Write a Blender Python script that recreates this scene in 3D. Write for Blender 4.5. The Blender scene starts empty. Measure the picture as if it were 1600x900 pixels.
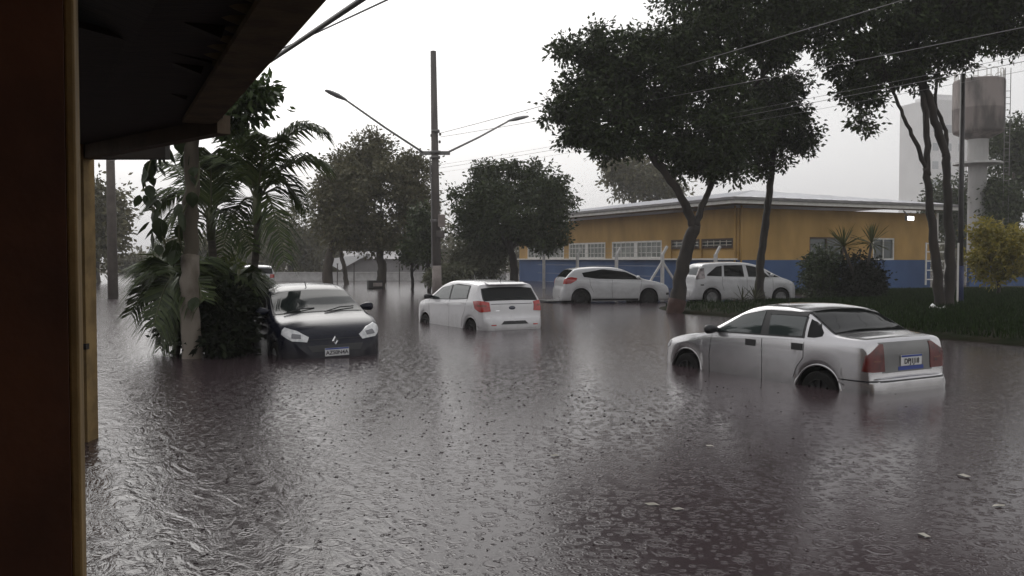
import bpy, bmesh, math, random
import numpy as np
from mathutils import Vector, Matrix
from mathutils.bvhtree import BVHTree

R = math.radians
SC = bpy.context.scene
COL = SC.collection
rng = np.random.default_rng(7)
random.seed(7)

# ------------------------------------------------------------------ camera
F = 1385.0                      # focal length in photo pixels (photo is 1600 wide)
CAMH = 1.6
PITCH = math.atan(45.0 / F)
cam_d = bpy.data.cameras.new('camera')
cam_d.sensor_width = 36.0
cam_d.lens = 36.0 * F / 1600.0
cam_d.clip_start = 0.05
cam_d.clip_end = 3000
cam = bpy.data.objects.new('camera', cam_d)
COL.objects.link(cam)
cam.location = (0, 0, CAMH)
cam.rotation_euler = (R(90) - PITCH, 0, 0)
SC.camera = cam

# ------------------------------------------------------------------ sky, sun, exposure
SUN_EL, SUN_AZ = R(38), R(-22)          # azimuth from +Y towards +X
world = bpy.data.worlds.new('World')
SC.world = world
world.use_nodes = True
wn, wl = world.node_tree.nodes, world.node_tree.links
wn.clear()
w_out = wn.new('ShaderNodeOutputWorld')
w_bg = wn.new('ShaderNodeBackground')
w_sky = wn.new('ShaderNodeTexSky')
w_sky.sky_type = 'NISHITA'
w_sky.sun_disc = False
w_sky.sun_elevation = SUN_EL
w_sky.sun_rotation = SUN_AZ
w_sky.air_density = 2.0
w_sky.dust_density = 6.0
w_hsv = wn.new('ShaderNodeHueSaturation')
w_hsv.inputs['Saturation'].default_value = 0.10
wl.new(w_sky.outputs[0], w_hsv.inputs['Color'])
w_tc = wn.new('ShaderNodeTexCoord')
w_noise = wn.new('ShaderNodeTexNoise')
w_noise.inputs['Scale'].default_value = 1.6
w_noise.inputs['Detail'].default_value = 4
wl.new(w_tc.outputs['Generated'], w_noise.inputs['Vector'])
w_ramp = wn.new('ShaderNodeValToRGB')
w_ramp.color_ramp.elements[0].position = 0.3
w_ramp.color_ramp.elements[0].color = (10.2, 10.2, 10.7, 1)
w_ramp.color_ramp.elements[1].position = 0.7
w_ramp.color_ramp.elements[1].color = (14.0, 13.9, 13.8, 1)
wl.new(w_noise.outputs['Fac'], w_ramp.inputs['Fac'])
w_mix = wn.new('ShaderNodeMixRGB')
w_mix.inputs['Fac'].default_value = 0.48
wl.new(w_hsv.outputs[0], w_mix.inputs[1])
wl.new(w_ramp.outputs[0], w_mix.inputs[2])
wl.new(w_mix.outputs[0], w_bg.inputs['Color'])
w_bg.inputs['Strength'].default_value = 0.10
wl.new(w_bg.outputs[0], w_out.inputs['Surface'])

sun_d = bpy.data.lights.new('sun', 'SUN')
sun_d.energy = 0.6
sun_d.angle = R(40)
sun_d.color = (1.0, 0.97, 0.93)
sun = bpy.data.objects.new('sun', sun_d)
COL.objects.link(sun)
sdir = Vector((math.sin(SUN_AZ) * math.cos(SUN_EL), math.cos(SUN_AZ) * math.cos(SUN_EL), math.sin(SUN_EL)))
sun.rotation_euler = (-sdir).to_track_quat('-Z', 'Y').to_euler()
sun.location = sdir * 60

SC.view_settings.view_transform = 'Standard'
SC.view_settings.look = 'None'
SC.view_settings.gamma = 1
SC.view_settings.use_curve_mapping = False
SC.view_settings.exposure = 0.0
SC.render.engine = 'CYCLES'
SC.cycles.use_denoising = True
SC.cycles.max_bounces = 6
SC.cycles.diffuse_bounces = 3
SC.cycles.glossy_bounces = 3
SC.cycles.transmission_bounces = 3
SC.cycles.volume_bounces = 1
SC.cycles.caustics_reflective = False
SC.cycles.caustics_refractive = False
SC.cycles.sample_clamp_indirect = 4

# ------------------------------------------------------------------ pixel helpers and street frame
cP, sP = math.cos(PITCH), math.sin(PITCH)
def ray(px, py):
    u = (450 - py) / F
    return Vector(((px - 800) / F, cP + u * sP, -sP + u * cP))
def P(px, py, Y):
    d = ray(px, py)
    s = Y / d.y
    return Vector((d.x * s, Y, CAMH + d.z * s))
def G(px, py, z=0.0):
    d = ray(px, py)
    s = (z - CAMH) / d.z
    return Vector((d.x * s, d.y * s, z))
U = Vector((-0.425, 0.905, 0)).normalized()      # along the street
V = Vector((U.y, -U.x, 0))                       # across it, to the right
def SA(s, a, z):                                  # street frame -> world
    return U * s + V * a + Vector((0, 0, z))

# ------------------------------------------------------------------ materials
MATS = {}
def nodes_of(name):
    m = bpy.data.materials.new(name)
    m.use_nodes = True
    nt = m.node_tree
    return m, nt, nt.nodes['Principled BSDF']
def mat(name, c1, c2=None, rough=0.6, metal=0.0, scale=6.0, bump=0.0, bscale=None, spec=0.5, coat=0.0, stretch=(1, 1, 1),
        detail=5, lo=0.35, hi=0.65, emit=None, estr=0.0, rvar=0.0, trans=0.0, mud_shade=0.0):
    if name in MATS:
        return MATS[name]
    m, nt, b = nodes_of(name)
    n, l = nt.nodes, nt.links
    b.inputs['Roughness'].default_value = rough
    b.inputs['Metallic'].default_value = metal
    b.inputs['Specular IOR Level'].default_value = spec
    b.inputs['Coat Weight'].default_value = coat
    b.inputs['Coat Roughness'].default_value = 0.06
    tc = n.new('ShaderNodeTexCoord')
    mp = n.new('ShaderNodeMapping')
    mp.inputs['Scale'].default_value = stretch
    l.new(tc.outputs['Object'], mp.inputs['Vector'])
    if c2 is not None:
        nz = n.new('ShaderNodeTexNoise')
        nz.inputs['Scale'].default_value = scale
        nz.inputs['Detail'].default_value = detail
        l.new(mp.outputs[0], nz.inputs['Vector'])
        rp = n.new('ShaderNodeValToRGB')
        rp.color_ramp.elements[0].position = lo
        rp.color_ramp.elements[0].color = (*c1, 1)
        rp.color_ramp.elements[1].position = hi
        rp.color_ramp.elements[1].color = (*c2, 1)
        l.new(nz.outputs['Fac'], rp.inputs['Fac'])
        col_out = rp.outputs[0]
        if mud_shade:                                     # low bodywork darkened in colour for its grey reflections, as a noise-broken muddy film
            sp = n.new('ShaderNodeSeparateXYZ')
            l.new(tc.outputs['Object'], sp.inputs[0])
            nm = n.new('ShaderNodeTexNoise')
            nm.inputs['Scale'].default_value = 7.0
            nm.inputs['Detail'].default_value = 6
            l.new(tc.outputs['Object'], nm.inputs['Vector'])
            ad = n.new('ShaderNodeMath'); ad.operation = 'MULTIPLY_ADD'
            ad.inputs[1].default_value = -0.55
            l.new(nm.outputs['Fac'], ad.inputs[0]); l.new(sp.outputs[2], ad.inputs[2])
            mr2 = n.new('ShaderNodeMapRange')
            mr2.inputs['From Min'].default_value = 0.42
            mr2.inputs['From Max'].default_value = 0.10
            mr2.inputs['To Max'].default_value = mud_shade
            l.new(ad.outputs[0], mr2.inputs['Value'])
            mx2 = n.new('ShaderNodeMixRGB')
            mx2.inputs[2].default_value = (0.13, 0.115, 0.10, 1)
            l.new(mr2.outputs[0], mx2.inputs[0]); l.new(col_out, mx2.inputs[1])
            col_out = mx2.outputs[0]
        l.new(col_out, b.inputs['Base Color'])
        if rvar:
            mr = n.new('ShaderNodeMapRange')
            mr.inputs['To Min'].default_value = max(0, rough - rvar)
            mr.inputs['To Max'].default_value = min(1, rough + rvar)
            l.new(nz.outputs['Fac'], mr.inputs['Value'])
            l.new(mr.outputs[0], b.inputs['Roughness'])
    else:
        b.inputs['Base Color'].default_value = (*c1, 1)
    if bump:
        nb = n.new('ShaderNodeTexNoise')
        nb.inputs['Scale'].default_value = bscale or scale * 4
        nb.inputs['Detail'].default_value = 4
        l.new(mp.outputs[0], nb.inputs['Vector'])
        bp = n.new('ShaderNodeBump')
        bp.inputs['Strength'].default_value = bump
        bp.inputs['Distance'].default_value = 0.02
        l.new(nb.outputs['Fac'], bp.inputs['Height'])
        l.new(bp.outputs[0], b.inputs['Normal'])
    if emit is not None:
        b.inputs['Emission Color'].default_value = (*emit, 1)
        b.inputs['Emission Strength'].default_value = estr
    if trans:
        b.inputs['Transmission Weight'].default_value = trans
    MATS[name] = m
    return m

def leaf_mat(name, c1, c2, tr=0.25, spec=.3, rough=.5):
    if name in MATS:
        return MATS[name]
    m, nt, b = nodes_of(name)
    n, l = nt.nodes, nt.links
    geo = n.new('ShaderNodeNewGeometry')
    rp = n.new('ShaderNodeValToRGB')
    rp.color_ramp.elements[0].color = (*c1, 1)
    rp.color_ramp.elements[1].color = (*c2, 1)
    l.new(geo.outputs['Random Per Island'], rp.inputs['Fac'])
    l.new(rp.outputs[0], b.inputs['Base Color'])
    b.inputs['Roughness'].default_value = rough
    b.inputs['Specular IOR Level'].default_value = spec
    tl = n.new('ShaderNodeBsdfTranslucent')
    l.new(rp.outputs[0], tl.inputs['Color'])
    mx = n.new('ShaderNodeMixShader')
    mx.inputs[0].default_value = tr
    l.new(b.outputs[0], mx.inputs[1])
    l.new(tl.outputs[0], mx.inputs[2])
    l.new(mx.outputs[0], n['Material Output'].inputs['Surface'])
    MATS[name] = m
    return m

def water_material():
    m, nt, b = nodes_of('flood_water')
    n, l = nt.nodes, nt.links
    tc = n.new('ShaderNodeTexCoord')
    def math_(op, a, c=None):
        k = n.new('ShaderNodeMath')
        k.operation = op
        for i, x in enumerate((a, c)):
            if x is None:
                continue
            if isinstance(x, (int, float)):
                k.inputs[i].default_value = x
            else:
                l.new(x, k.inputs[i])
        return k.outputs[0]
    def rings(scale, off, freq, fall):
        mp = n.new('ShaderNodeMapping')
        mp.inputs['Location'].default_value = off
        l.new(tc.outputs['Object'], mp.inputs['Vector'])
        v = n.new('ShaderNodeTexVoronoi')
        v.voronoi_dimensions = '2D'
        v.inputs['Scale'].default_value = scale
        l.new(mp.outputs[0], v.inputs['Vector'])
        sep = n.new('ShaderNodeSeparateColor')
        l.new(v.outputs['Color'], sep.inputs[0])
        d = v.outputs['Distance']
        rad = math_('MULTIPLY', sep.outputs[0], 0.42)            # current ring radius
        dd = math_('SUBTRACT', d, rad)
        env = math_('POWER', 2.718, math_('MULTIPLY', math_('MULTIPLY', dd, dd), -fall))
        wv = math_('SINE', math_('MULTIPLY', dd, freq))
        amp = math_('SUBTRACT', 1.05, sep.outputs[0])
        return math_('MULTIPLY', math_('MULTIPLY', wv, env), amp)
    r1 = rings(4.3, (0, 0, 0), 34, 90)
    r2 = rings(7.7, (3.1, 1.7, 0), 28, 70)
    r3 = rings(13.0, (1.3, 5.9, 0), 24, 60)
    nz = n.new('ShaderNodeTexNoise')
    nz.inputs['Scale'].default_value = 9.0
    nz.inputs['Detail'].default_value = 2
    nz.inputs['Roughness'].default_value = 0.65
    l.new(tc.outputs['Object'], nz.inputs['Vector'])
    # broken current running along the house side of the street
    rot = n.new('ShaderNodeMapping')
    rot.inputs['Rotation'].default_value = (0, 0, math.atan2(U.x, U.y))
    l.new(tc.outputs['Object'], rot.inputs['Vector'])
    sx = n.new('ShaderNodeSeparateXYZ')
    l.new(rot.outputs[0], sx.inputs[0])
    cur = n.new('ShaderNodeMapRange')
    cur.inputs['From Min'].default_value = 2.6
    cur.inputs['From Max'].default_value = 0.6
    cur.inputs['To Min'].default_value = 0.0
    cur.inputs['To Max'].default_value = 1.0
    l.new(sx.outputs[0], cur.inputs['Value'])
    fl = n.new('ShaderNodeTexNoise')
    fl.inputs['Scale'].default_value = 3.0
    fl.inputs['Detail'].default_value = 4
    fl.inputs['Distortion'].default_value = 1.2
    st = n.new('ShaderNodeMapping')
    st.inputs['Scale'].default_value = (1.6, 0.6, 1)
    l.new(rot.outputs[0], st.inputs['Vector'])
    l.new(st.outputs[0], fl.inputs['Vector'])
    ridg = math_('ABSOLUTE', math_('SUBTRACT', fl.outputs['Fac'], 0.5))
    flow = math_('MULTIPLY', math_('MULTIPLY', ridg, cur.outputs[0]), 8.5)
    h = math_('ADD', math_('ADD', math_('MULTIPLY', r1, 0.75), math_('MULTIPLY', r2, 0.60)),
              math_('ADD', math_('MULTIPLY', r3, 0.50), math_('MULTIPLY', nz.outputs['Fac'], 0.10)))
    calm = n.new('ShaderNodeMapRange')                 # the eave run-off side is rougher, the far side calmer
    calm.inputs['From Min'].default_value = 1.5
    calm.inputs['From Max'].default_value = 9.0
    calm.inputs['To Min'].default_value = 1.0
    calm.inputs['To Max'].default_value = 0.35
    l.new(sx.outputs[0], calm.inputs['Value'])
    h = math_('ADD', math_('MULTIPLY', h, calm.outputs[0]), flow)
    bp = n.new('ShaderNodeBump')
    bp.inputs['Strength'].default_value = 1.0
    bp.inputs['Distance'].default_value = 0.0030
    l.new(h, bp.inputs['Height'])
    l.new(bp.outputs[0], b.inputs['Normal'])
    n2 = n.new('ShaderNodeTexNoise')
    n2.inputs['Scale'].default_value = 0.22
    n2.inputs['Detail'].default_value = 5
    l.new(tc.outputs['Object'], n2.inputs['Vector'])
    rp = n.new('ShaderNodeValToRGB')
    rp.color_ramp.elements[0].position = 0.3
    rp.color_ramp.elements[0].color = (0.032, 0.022, 0.025, 1)
    rp.color_ramp.elements[1].position = 0.7
    rp.color_ramp.elements[1].color = (0.050, 0.036, 0.039, 1)
    l.new(n2.outputs['Fac'], rp.inputs['Fac'])
    l.new(rp.outputs[0], b.inputs['Base Color'])
    b.inputs['Roughness'].default_value = 0.16
    b.inputs['IOR'].default_value = 1.33
    b.inputs['Specular IOR Level'].default_value = 0.42
    return m

# ------------------------------------------------------------------ object helpers
def tag(o, label=None, cat=None, group=None, kind=None):
    if label: o['label'] = label
    if cat: o['category'] = cat
    if group: o['group'] = group
    if kind: o['kind'] = kind
    return o
def empty(name, loc, rz=0.0, scale=1.0):
    o = bpy.data.objects.new(name, None)
    COL.objects.link(o)
    o.location = loc
    o.rotation_euler = (0, 0, rz)
    o.scale = (scale,) * 3
    o.empty_display_size = 0.2
    return o
def link(name, me, m=None, parent=None):
    o = bpy.data.objects.new(name, me)
    COL.objects.link(o)
    if m is not None and not me.materials:
        me.materials.append(m)
    if parent is not None:
        o.parent = parent
    return o
def np_mesh(name, verts, faces, smooth=False):
    me = bpy.data.meshes.new(name)
    verts = np.asarray(verts, dtype=np.float32)
    faces = np.asarray(faces, dtype=np.int32)
    k = faces.shape[1]
    me.vertices.add(len(verts))
    me.vertices.foreach_set('co', verts.ravel())
    me.loops.add(faces.size)
    me.loops.foreach_set('vertex_index', faces.ravel())
    me.polygons.add(len(faces))
    me.polygons.foreach_set('loop_start', np.arange(0, faces.size, k, dtype=np.int32))
    me.polygons.foreach_set('loop_total', np.full(len(faces), k, dtype=np.int32))
    me.polygons.foreach_set('use_smooth', np.full(len(faces), smooth, dtype=bool))
    me.update(calc_edges=True)
    return me

class MB:
    def __init__(s):
        s.v, s.f = [], []
    def add(s, verts, faces):
        o = len(s.v)
        s.v += [tuple(p) for p in verts]
        s.f += [tuple(i + o for i in q) for q in faces]
        return s
    def box(s, c, d, rz=0.0, ax=None):
        """c centre, d full sizes; ax = optional 3 axis vectors"""
        hx, hy, hz = d[0] / 2, d[1] / 2, d[2] / 2
        if ax is None:
            ca, sa = math.cos(rz), math.sin(rz)
            ax = (Vector((ca, sa, 0)), Vector((-sa, ca, 0)), Vector((0, 0, 1)))
        c = Vector(c)
        vs = [c + ax[0] * (i * hx) + ax[1] * (j * hy) + ax[2] * (k * hz) for k in (-1, 1) for j in (-1, 1) for i in (-1, 1)]
        return s.add(vs, [(0, 2, 3, 1), (4, 5, 7, 6), (0, 1, 5, 4), (2, 6, 7, 3), (0, 4, 6, 2), (1, 3, 7, 5)])
    def bar(s, a, b, w, h=None, up=Vector((0, 0, 1))):
        a, b = Vector(a), Vector(b)
        d = b - a
        t = d.normalized()
        if abs(t.dot(up)) > 0.98:
            up = Vector((0, 1, 0))
        x = t.cross(up).normalized()
        y = x.cross(t).normalized()
        return s.box((a + b) / 2, (d.length, w, h or w), ax=(t, x, y))
    def tube(s, pts, rad, n=8, cap=True):
        pts = [Vector(p) for p in pts]
        if isinstance(rad, (int, float)):
            rad = [rad] * len(pts)
        o = len(s.v)
        prev = None
        for i, p in enumerate(pts):
            t = (pts[min(i + 1, len(pts) - 1)] - pts[max(i - 1, 0)])
            t.normalize()
            if prev is None:
                ref = Vector((1, 0, 0)) if abs(t.x) < 0.8 else Vector((0, 1, 0))
                x = (ref - t * ref.dot(t)).normalized()
            else:
                x = (prev - t * prev.dot(t)).normalized()
            prev = x
            y = t.cross(x)
            for k in range(n):
                a = 2 * math.pi * k / n
                s.v.append(tuple(p + (x * math.cos(a) + y * math.sin(a)) * rad[i]))
        for i in range(len(pts) - 1):
            for k in range(n):
                a, b2 = o + i * n + k, o + i * n + (k + 1) % n
                s.f.append((a, b2, b2 + n, a + n))
        if cap:
            s.f.append(tuple(o + k for k in reversed(range(n))))
            e = o + (len(pts) - 1) * n
            s.f.append(tuple(e + k for k in range(n)))
        return s
    def lathe(s, prof, n=24, c=(0, 0, 0), axis='z'):
        o = len(s.v)
        for r, z in prof:
            for k in range(n):
                a = 2 * math.pi * k / n
                if axis == 'z':
                    p = (c[0] + r * math.cos(a), c[1] + r * math.sin(a), c[2] + z)
                else:                      # about y
                    p = (c[0] + r * math.cos(a), c[1] + z, c[2] + r * math.sin(a))
                s.v.append(p)
        for i in range(len(prof) - 1):
            for k in range(n):
                a, b2 = o + i * n + k, o + i * n + (k + 1) % n
                s.f.append((a, b2, b2 + n, a + n))
        return s
    def grid(s, rows):
        o = len(s.v)
        nc = len(rows[0])
        for r in rows:
            s.v += [tuple(p) for p in r]
        for i in range(len(rows) - 1):
            for j in range(nc - 1):
                a = o + i * nc + j
                s.f.append((a, a + 1, a + nc + 1, a + nc))
        return s
    def build(s, name, m, parent=None, smooth=False, bevel=0.0):
        me = bpy.data.meshes.new(name)
        me.from_pydata(s.v, [], s.f)
        if smooth:
            me.polygons.foreach_set('use_smooth', [True] * len(me.polygons))
        me.update()
        o = link(name, me, m, parent)
        if bevel:
            bv = o.modifiers.new('bevel', 'BEVEL')
            bv.width = bevel
            bv.segments = 2
            bv.limit_method = 'ANGLE'
        return o

def wobble_tube(pts, rads, n=10, sub=6, amp=0.03, seed=0):
    """organic limb: smooth path with small irregularities"""
    rd = random.Random(seed)
    pts = [Vector(p) for p in pts]
    out, ro = [], []
    for i in range(len(pts) - 1):
        p0, p1, p2, p3 = pts[max(i - 1, 0)], pts[i], pts[i + 1], pts[min(i + 2, len(pts) - 1)]
        for k in range(sub):
            t = k / sub
            q = 0.5 * ((2 * p1) + (p2 - p0) * t + (2 * p0 - 5 * p1 + 4 * p2 - p3) * t * t + (3 * p1 - p0 - 3 * p2 + p3) * t ** 3)
            r = rads[i] + (rads[i + 1] - rads[i]) * t
            j = Vector((rd.uniform(-1, 1), rd.uniform(-1, 1), rd.uniform(-.5, .5))) * amp * (r / max(rads))
            if i == 0 and k == 0: j = Vector()
            out.append(q + j)
            ro.append(r * rd.uniform(0.93, 1.08))
    out.append(pts[-1])
    ro.append(rads[-1])
    return out, ro

# ================================================================== SETTING
ext = 420.0
def ground_h(x, y):
    d = math.hypot(x, y)
    t = min(max((d - 75) / 45, 0), 1)
    return -0.45 + 0.55 * t * t * (3 - 2 * t)
gx = np.linspace(-ext, ext, 85)
gv = [(x, y, ground_h(x, y)) for y in gx for x in gx]
gf = [(j * 85 + i, j * 85 + i + 1, (j + 1) * 85 + i + 1, (j + 1) * 85 + i) for j in range(84) for i in range(84)]
m_ground = mat('muddy_ground', (0.06, 0.05, 0.035), (0.09, 0.075, 0.05), rough=0.8, scale=0.6, bump=0.4)
tag(link('ground', np_mesh('ground', gv, gf, True), m_ground), kind='structure')

wx = [-160, -60, -20, -6, 0, 6, 20, 60, 160]
wy = [-14, -4, 4, 12, 24, 48, 80, 105]
wm = MB().grid([[(x, y, 0.0) for x in wx] for y in wy])
tag(wm.build('flood_water', water_material()), kind='structure')

# ---------------------------------------------------------------- grass bank between the streets
m_bank = mat('bank_soil', (0.022, 0.018, 0.011), (0.008, 0.013, 0.004), rough=0.95, scale=1.3, bump=0.6, spec=.05)
near = [G(1800, 560), G(1600, 541), G(1470, 529), G(1300, 510), G(1130, 495), G(1045, 488)]
far = [G(1028, 482), G(1060, 478), G(1150, 476.5), G(1245, 474)]
outline = near + far + [Vector((12.3, 33.5, 0)), Vector((12.9, 42.3, 0)), Vector((26, 49, 0)), Vector((45, 55, 0)), Vector((45, 16, 0))]
cen = Vector((17, 29, 0))
def bank_ring(f, z):
    return [Vector((cen.x + (p.x - cen.x) * f, cen.y + (p.y - cen.y) * f, z)) for p in outline]
# densify outline with small irregularities
dense = []
for i, p in enumerate(outline):
    q = outline[(i + 1) % len(outline)]
    k = max(1, int((q - p).length / 0.7))
    for j in range(k):
        t = p.lerp(q, j / k)
        dense.append(t + Vector((random.uniform(-.09, .09), random.uniform(-.09, .09), 0)))
nb = len(dense)
bank_h = [(-0.02, -0.25), (0.0, -0.03), (0.15, 0.07), (0.5, 0.10), (1.2, 0.13)]
bv, bf = [], []
for inset, z in bank_h:
    for p in dense:
        d = (cen - p)
        L = d.length
        q = p + d * (inset / L)
        bv.append((q.x, q.y, z + (random.uniform(-.015, .015) if inset > 0.1 else 0)))
for i in range(len(bank_h) - 1):
    for j in range(nb):
        a, b2 = i * nb + j, i * nb + (j + 1) % nb
        bf.append((a, b2, b2 + nb, a + nb))
bv.append((cen.x, cen.y, 0.28))
top0 = (len(bank_h) - 1) * nb
for j in range(nb):
    bf.append((top0 + j, top0 + (j + 1) % nb, len(bv) - 1))
mb = MB(); mb.add(bv, bf)
tag(mb.build('grass_verge', m_bank, smooth=True), kind='structure')

def in_poly(x, y, poly):
    c = np.zeros(len(x), bool)
    n = len(poly)
    j = n - 1
    for i in range(n):
        xi, yi, xj, yj = poly[i].x, poly[i].y, poly[j].x, poly[j].y
        cond = ((yi > y) != (yj > y)) & (x < (xj - xi) * (y - yi) / (yj - yi + 1e-12) + xi)
        c ^= cond
        j = i
    return c
def blades(name, x, y, z, hmin, hmax, wdt, m, spread=0.5, parent=None):
    n = len(x)
    h = rng.uniform(hmin, hmax, n)
    a = rng.uniform(0, 2 * np.pi, n)
    ln = rng.uniform(0, spread, n) * h
    la = rng.uniform(0, 2 * np.pi, n)
    base = np.stack([x, y, z], 1)
    dx = np.stack([np.cos(a), np.sin(a), 0 * a], 1) * (wdt / 2)
    tip = base + np.stack([np.cos(la) * ln, np.sin(la) * ln, h], 1)
    mid = base * 0.5 + tip * 0.5 + np.stack([0 * h, 0 * h, h * 0.12], 1)
    vs = np.concatenate([base - dx, base + dx, mid + dx * .8, mid - dx * .8, tip], 1).reshape(-1, 3)
    idx = np.arange(n)[:, None] * 5
    f = np.concatenate([idx + np.array([[0, 1, 2]]), idx + np.array([[0, 2, 3]]), idx + np.array([[3, 2, 4]])], 0)
    return link(name, np_mesh(name, vs, f), m, parent)
gxx = rng.uniform(4, 26, 170000)
gyy = rng.uniform(15, 42, 170000)
shr = [cen + (p - cen) * 0.985 for p in outline]
ok = in_poly(gxx, gyy, shr) & (gxx / gyy < 0.66)
gxx, gyy = gxx[ok], gyy[ok]
keep = (gxx > 8.2) | (rng.uniform(0, 1, len(gxx)) < 0.35)
gxx, gyy = gxx[keep], gyy[keep]
bank_bvh = BVHTree.FromPolygons([Vector(v) for v in bv], bf)
gzz = np.zeros(len(gxx))
for i_ in range(len(gxx)):
    hit_ = bank_bvh.ray_cast(Vector((gxx[i_], gyy[i_], 3.0)), Vector((0, 0, -1)))[0]
    gzz[i_] = hit_.z - .01 if hit_ is not None else -.3
go = blades('grass', gxx, gyy, gzz, 0.05, 0.17, 0.018, leaf_mat('grass_blade', (0.006, 0.013, 0.003), (0.022, 0.042, 0.008), .1, .04, .9))
tag(go, 'dark wet grass covering the verge at right', 'grass', kind='stuff')

# ================================================================== YELLOW AND BLUE SCHOOL BUILDING
m_yellow = mat('ochre_wall_paint', (0.34, 0.205, 0.058), (0.47, 0.285, 0.088), rough=0.75, scale=1.0, bump=0.08, bscale=20, stretch=(1, 1, .4))
m_blue = mat('blue_wall_paint', (0.026, 0.066, 0.170), (0.042, 0.092, 0.215), rough=0.7, scale=0.8, bump=0.08, bscale=20, stretch=(1, 1, .4))
m_white = mat('white_paint_trim', (0.62, 0.60, 0.56), (0.74, 0.72, 0.68), rough=0.6, scale=3)
m_glass_far = mat('window_glass', (0.05, 0.06, 0.06), rough=0.08, spec=0.8)
m_brownframe = mat('brown_window_frame', (0.05, 0.025, 0.012), rough=0.6)
m_roof_metal = mat('pale_metal_roof', (0.62, 0.62, 0.64), (0.74, 0.74, 0.76), rough=0.35, scale=0.8, stretch=(1, 1, 1), spec=0.6)
m_gutter = mat('grey_gutter', (0.16, 0.15, 0.15), (0.24, 0.23, 0.23), rough=0.5, scale=2)
m_soffit = mat('soffit_boards', (0.22, 0.18, 0.13), (0.28, 0.23, 0.17), rough=0.8, scale=2)

BC = P(1152, 405, 44.0)
BC.z = 0
sch = empty('school_building', BC, math.atan2(V.y, V.x))      # local x = V (right wall), local y = U (left wall)
tag(sch, 'long ochre yellow building with blue lower wall and pale metal hip roof', 'building')
LENL, LENR, DADO, WTOP = 25.0, 13.6, 1.56, 4.15
mb = MB()
mb.box((0.13, LENL / 2, (DADO - .5) / 2), (0.26, LENL, DADO + .5))
mb.box((0.262 + (LENR - .262) / 2, 0.13, (DADO - .5) / 2), (LENR - .262, 0.26, DADO + .5))
mb.box((LENR - 0.13, 0.262 + (LENL - .262) / 2, (DADO - .5) / 2), (0.26, LENL - .262, DADO + .5))
mb.build('lower_wall', m_blue, sch)
# window groups along the left wall (local y ranges), tops at 2.9
k = 1.1
groups = [(0.35, 5.6, 'brown'), (6.5, 11.8, 'white'), (12.6, 17.3, 'white'), (18.0, 23.6, 'white')]
Z0, Z1 = DADO + 0.08, 2.66
mb = MB()
mb.box((0.135, LENL / 2, (Z1 + WTOP) / 2), (0.25, LENL - .004, WTOP - Z1))
prev = 0.0
for (y0, y1, kd) in groups + [(LENL, LENL, '')]:
    if y0 - prev > 0.02:
        mb.box((0.135, (prev + y0) / 2, (DADO + Z1) / 2), (0.25, y0 - prev, Z1 - DADO))
    prev = y1
# right wall with two openings
ropen = [(4.7, 7.1), (9.2, 10.8)]
mb.box((0.264 + (LENR - .264) / 2, 0.135, (2.75 + WTOP) / 2), (LENR - .264, 0.25, WTOP - 2.75))
prev = 0.264
for (x0, x1) in ropen + [(LENR, LENR)]:
    mb.box(((prev + x0) / 2, 0.135, (DADO + 2.75) / 2), (x0 - prev, 0.25, 2.75 - DADO))
    prev = x1
mb.box((LENR - 0.135, LENL / 2, (DADO + WTOP) / 2), (0.25, LENL - .6, WTOP - DADO))
mb.build('upper_wall', m_yellow, sch)
mb = MB(); mb.box((-0.02, LENL / 2, DADO + 0.04), (0.36, LENL, 0.08))
mb.build('sill_band', m_white, sch)
for (y0, y1, kd) in groups:
    n = 2
    L = (y1 - y0 - 0.16) / n
    for i in range(n):
        a = y0 + i * (L + 0.16)
        b2 = a + L
        fm = m_white if kd == 'white' else m_brownframe
        zlow = Z0 if kd == 'white' else Z0 + 0.52
        fr = MB()
        for (yy, zz, sy, sz) in ((a + .05, (zlow + Z1) / 2, .1, Z1 - zlow), (b2 - .05, (zlow + Z1) / 2, .1, Z1 - zlow),
                                 ((a + b2) / 2, Z1 - .05, L - .2, .1), ((a + b2) / 2, zlow + .05, L - .2, .1)):
            fr.box((0.05, yy, zz), (0.10, sy, sz))
        w = fr.build('window', fm, sch)
        gl = MB(); gl.box((0.09, (a + b2) / 2, (zlow + Z1) / 2), (0.02, L - .18, Z1 - zlow - .18))
        gl.build('pane', m_glass_far if kd != 'white' else mat('pale_window_glass', (0.16, 0.18, 0.16), (0.30, 0.31, 0.28), rough=0.12, scale=1.2), w)
        gr = MB()
        nb_ = 5
        for q in range(1, nb_):
            yy = a + L * q / nb_
            gr.box((0.015, yy, (zlow + Z1) / 2), (0.025, 0.035, Z1 - zlow - .12))
        for zz in ((zlow * .67 + Z1 * .33), (zlow * .33 + Z1 * .67)):
            gr.box((0.018, (a + b2) / 2, zz), (0.022, L - .12, 0.035))
        gr.build('window_bars', m_white if kd == 'white' else mat('pale_bars', (0.45, 0.42, 0.36), rough=.6), w)
        if kd != 'white':
            lp = MB(); lp.box((0.11, (a + b2) / 2, (Z0 + zlow) / 2), (0.06, L, zlow - Z0 - .004))
            lp.build('lower_panel', m_yellow, sch)
    if n == 2:
        mu = MB(); mu.box((0.06, (y0 + y1) / 2, (Z0 + Z1) / 2), (0.12, .15, Z1 - Z0))
        mu.build('window_post', m_white if kd == 'white' else m_yellow, sch)
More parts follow.
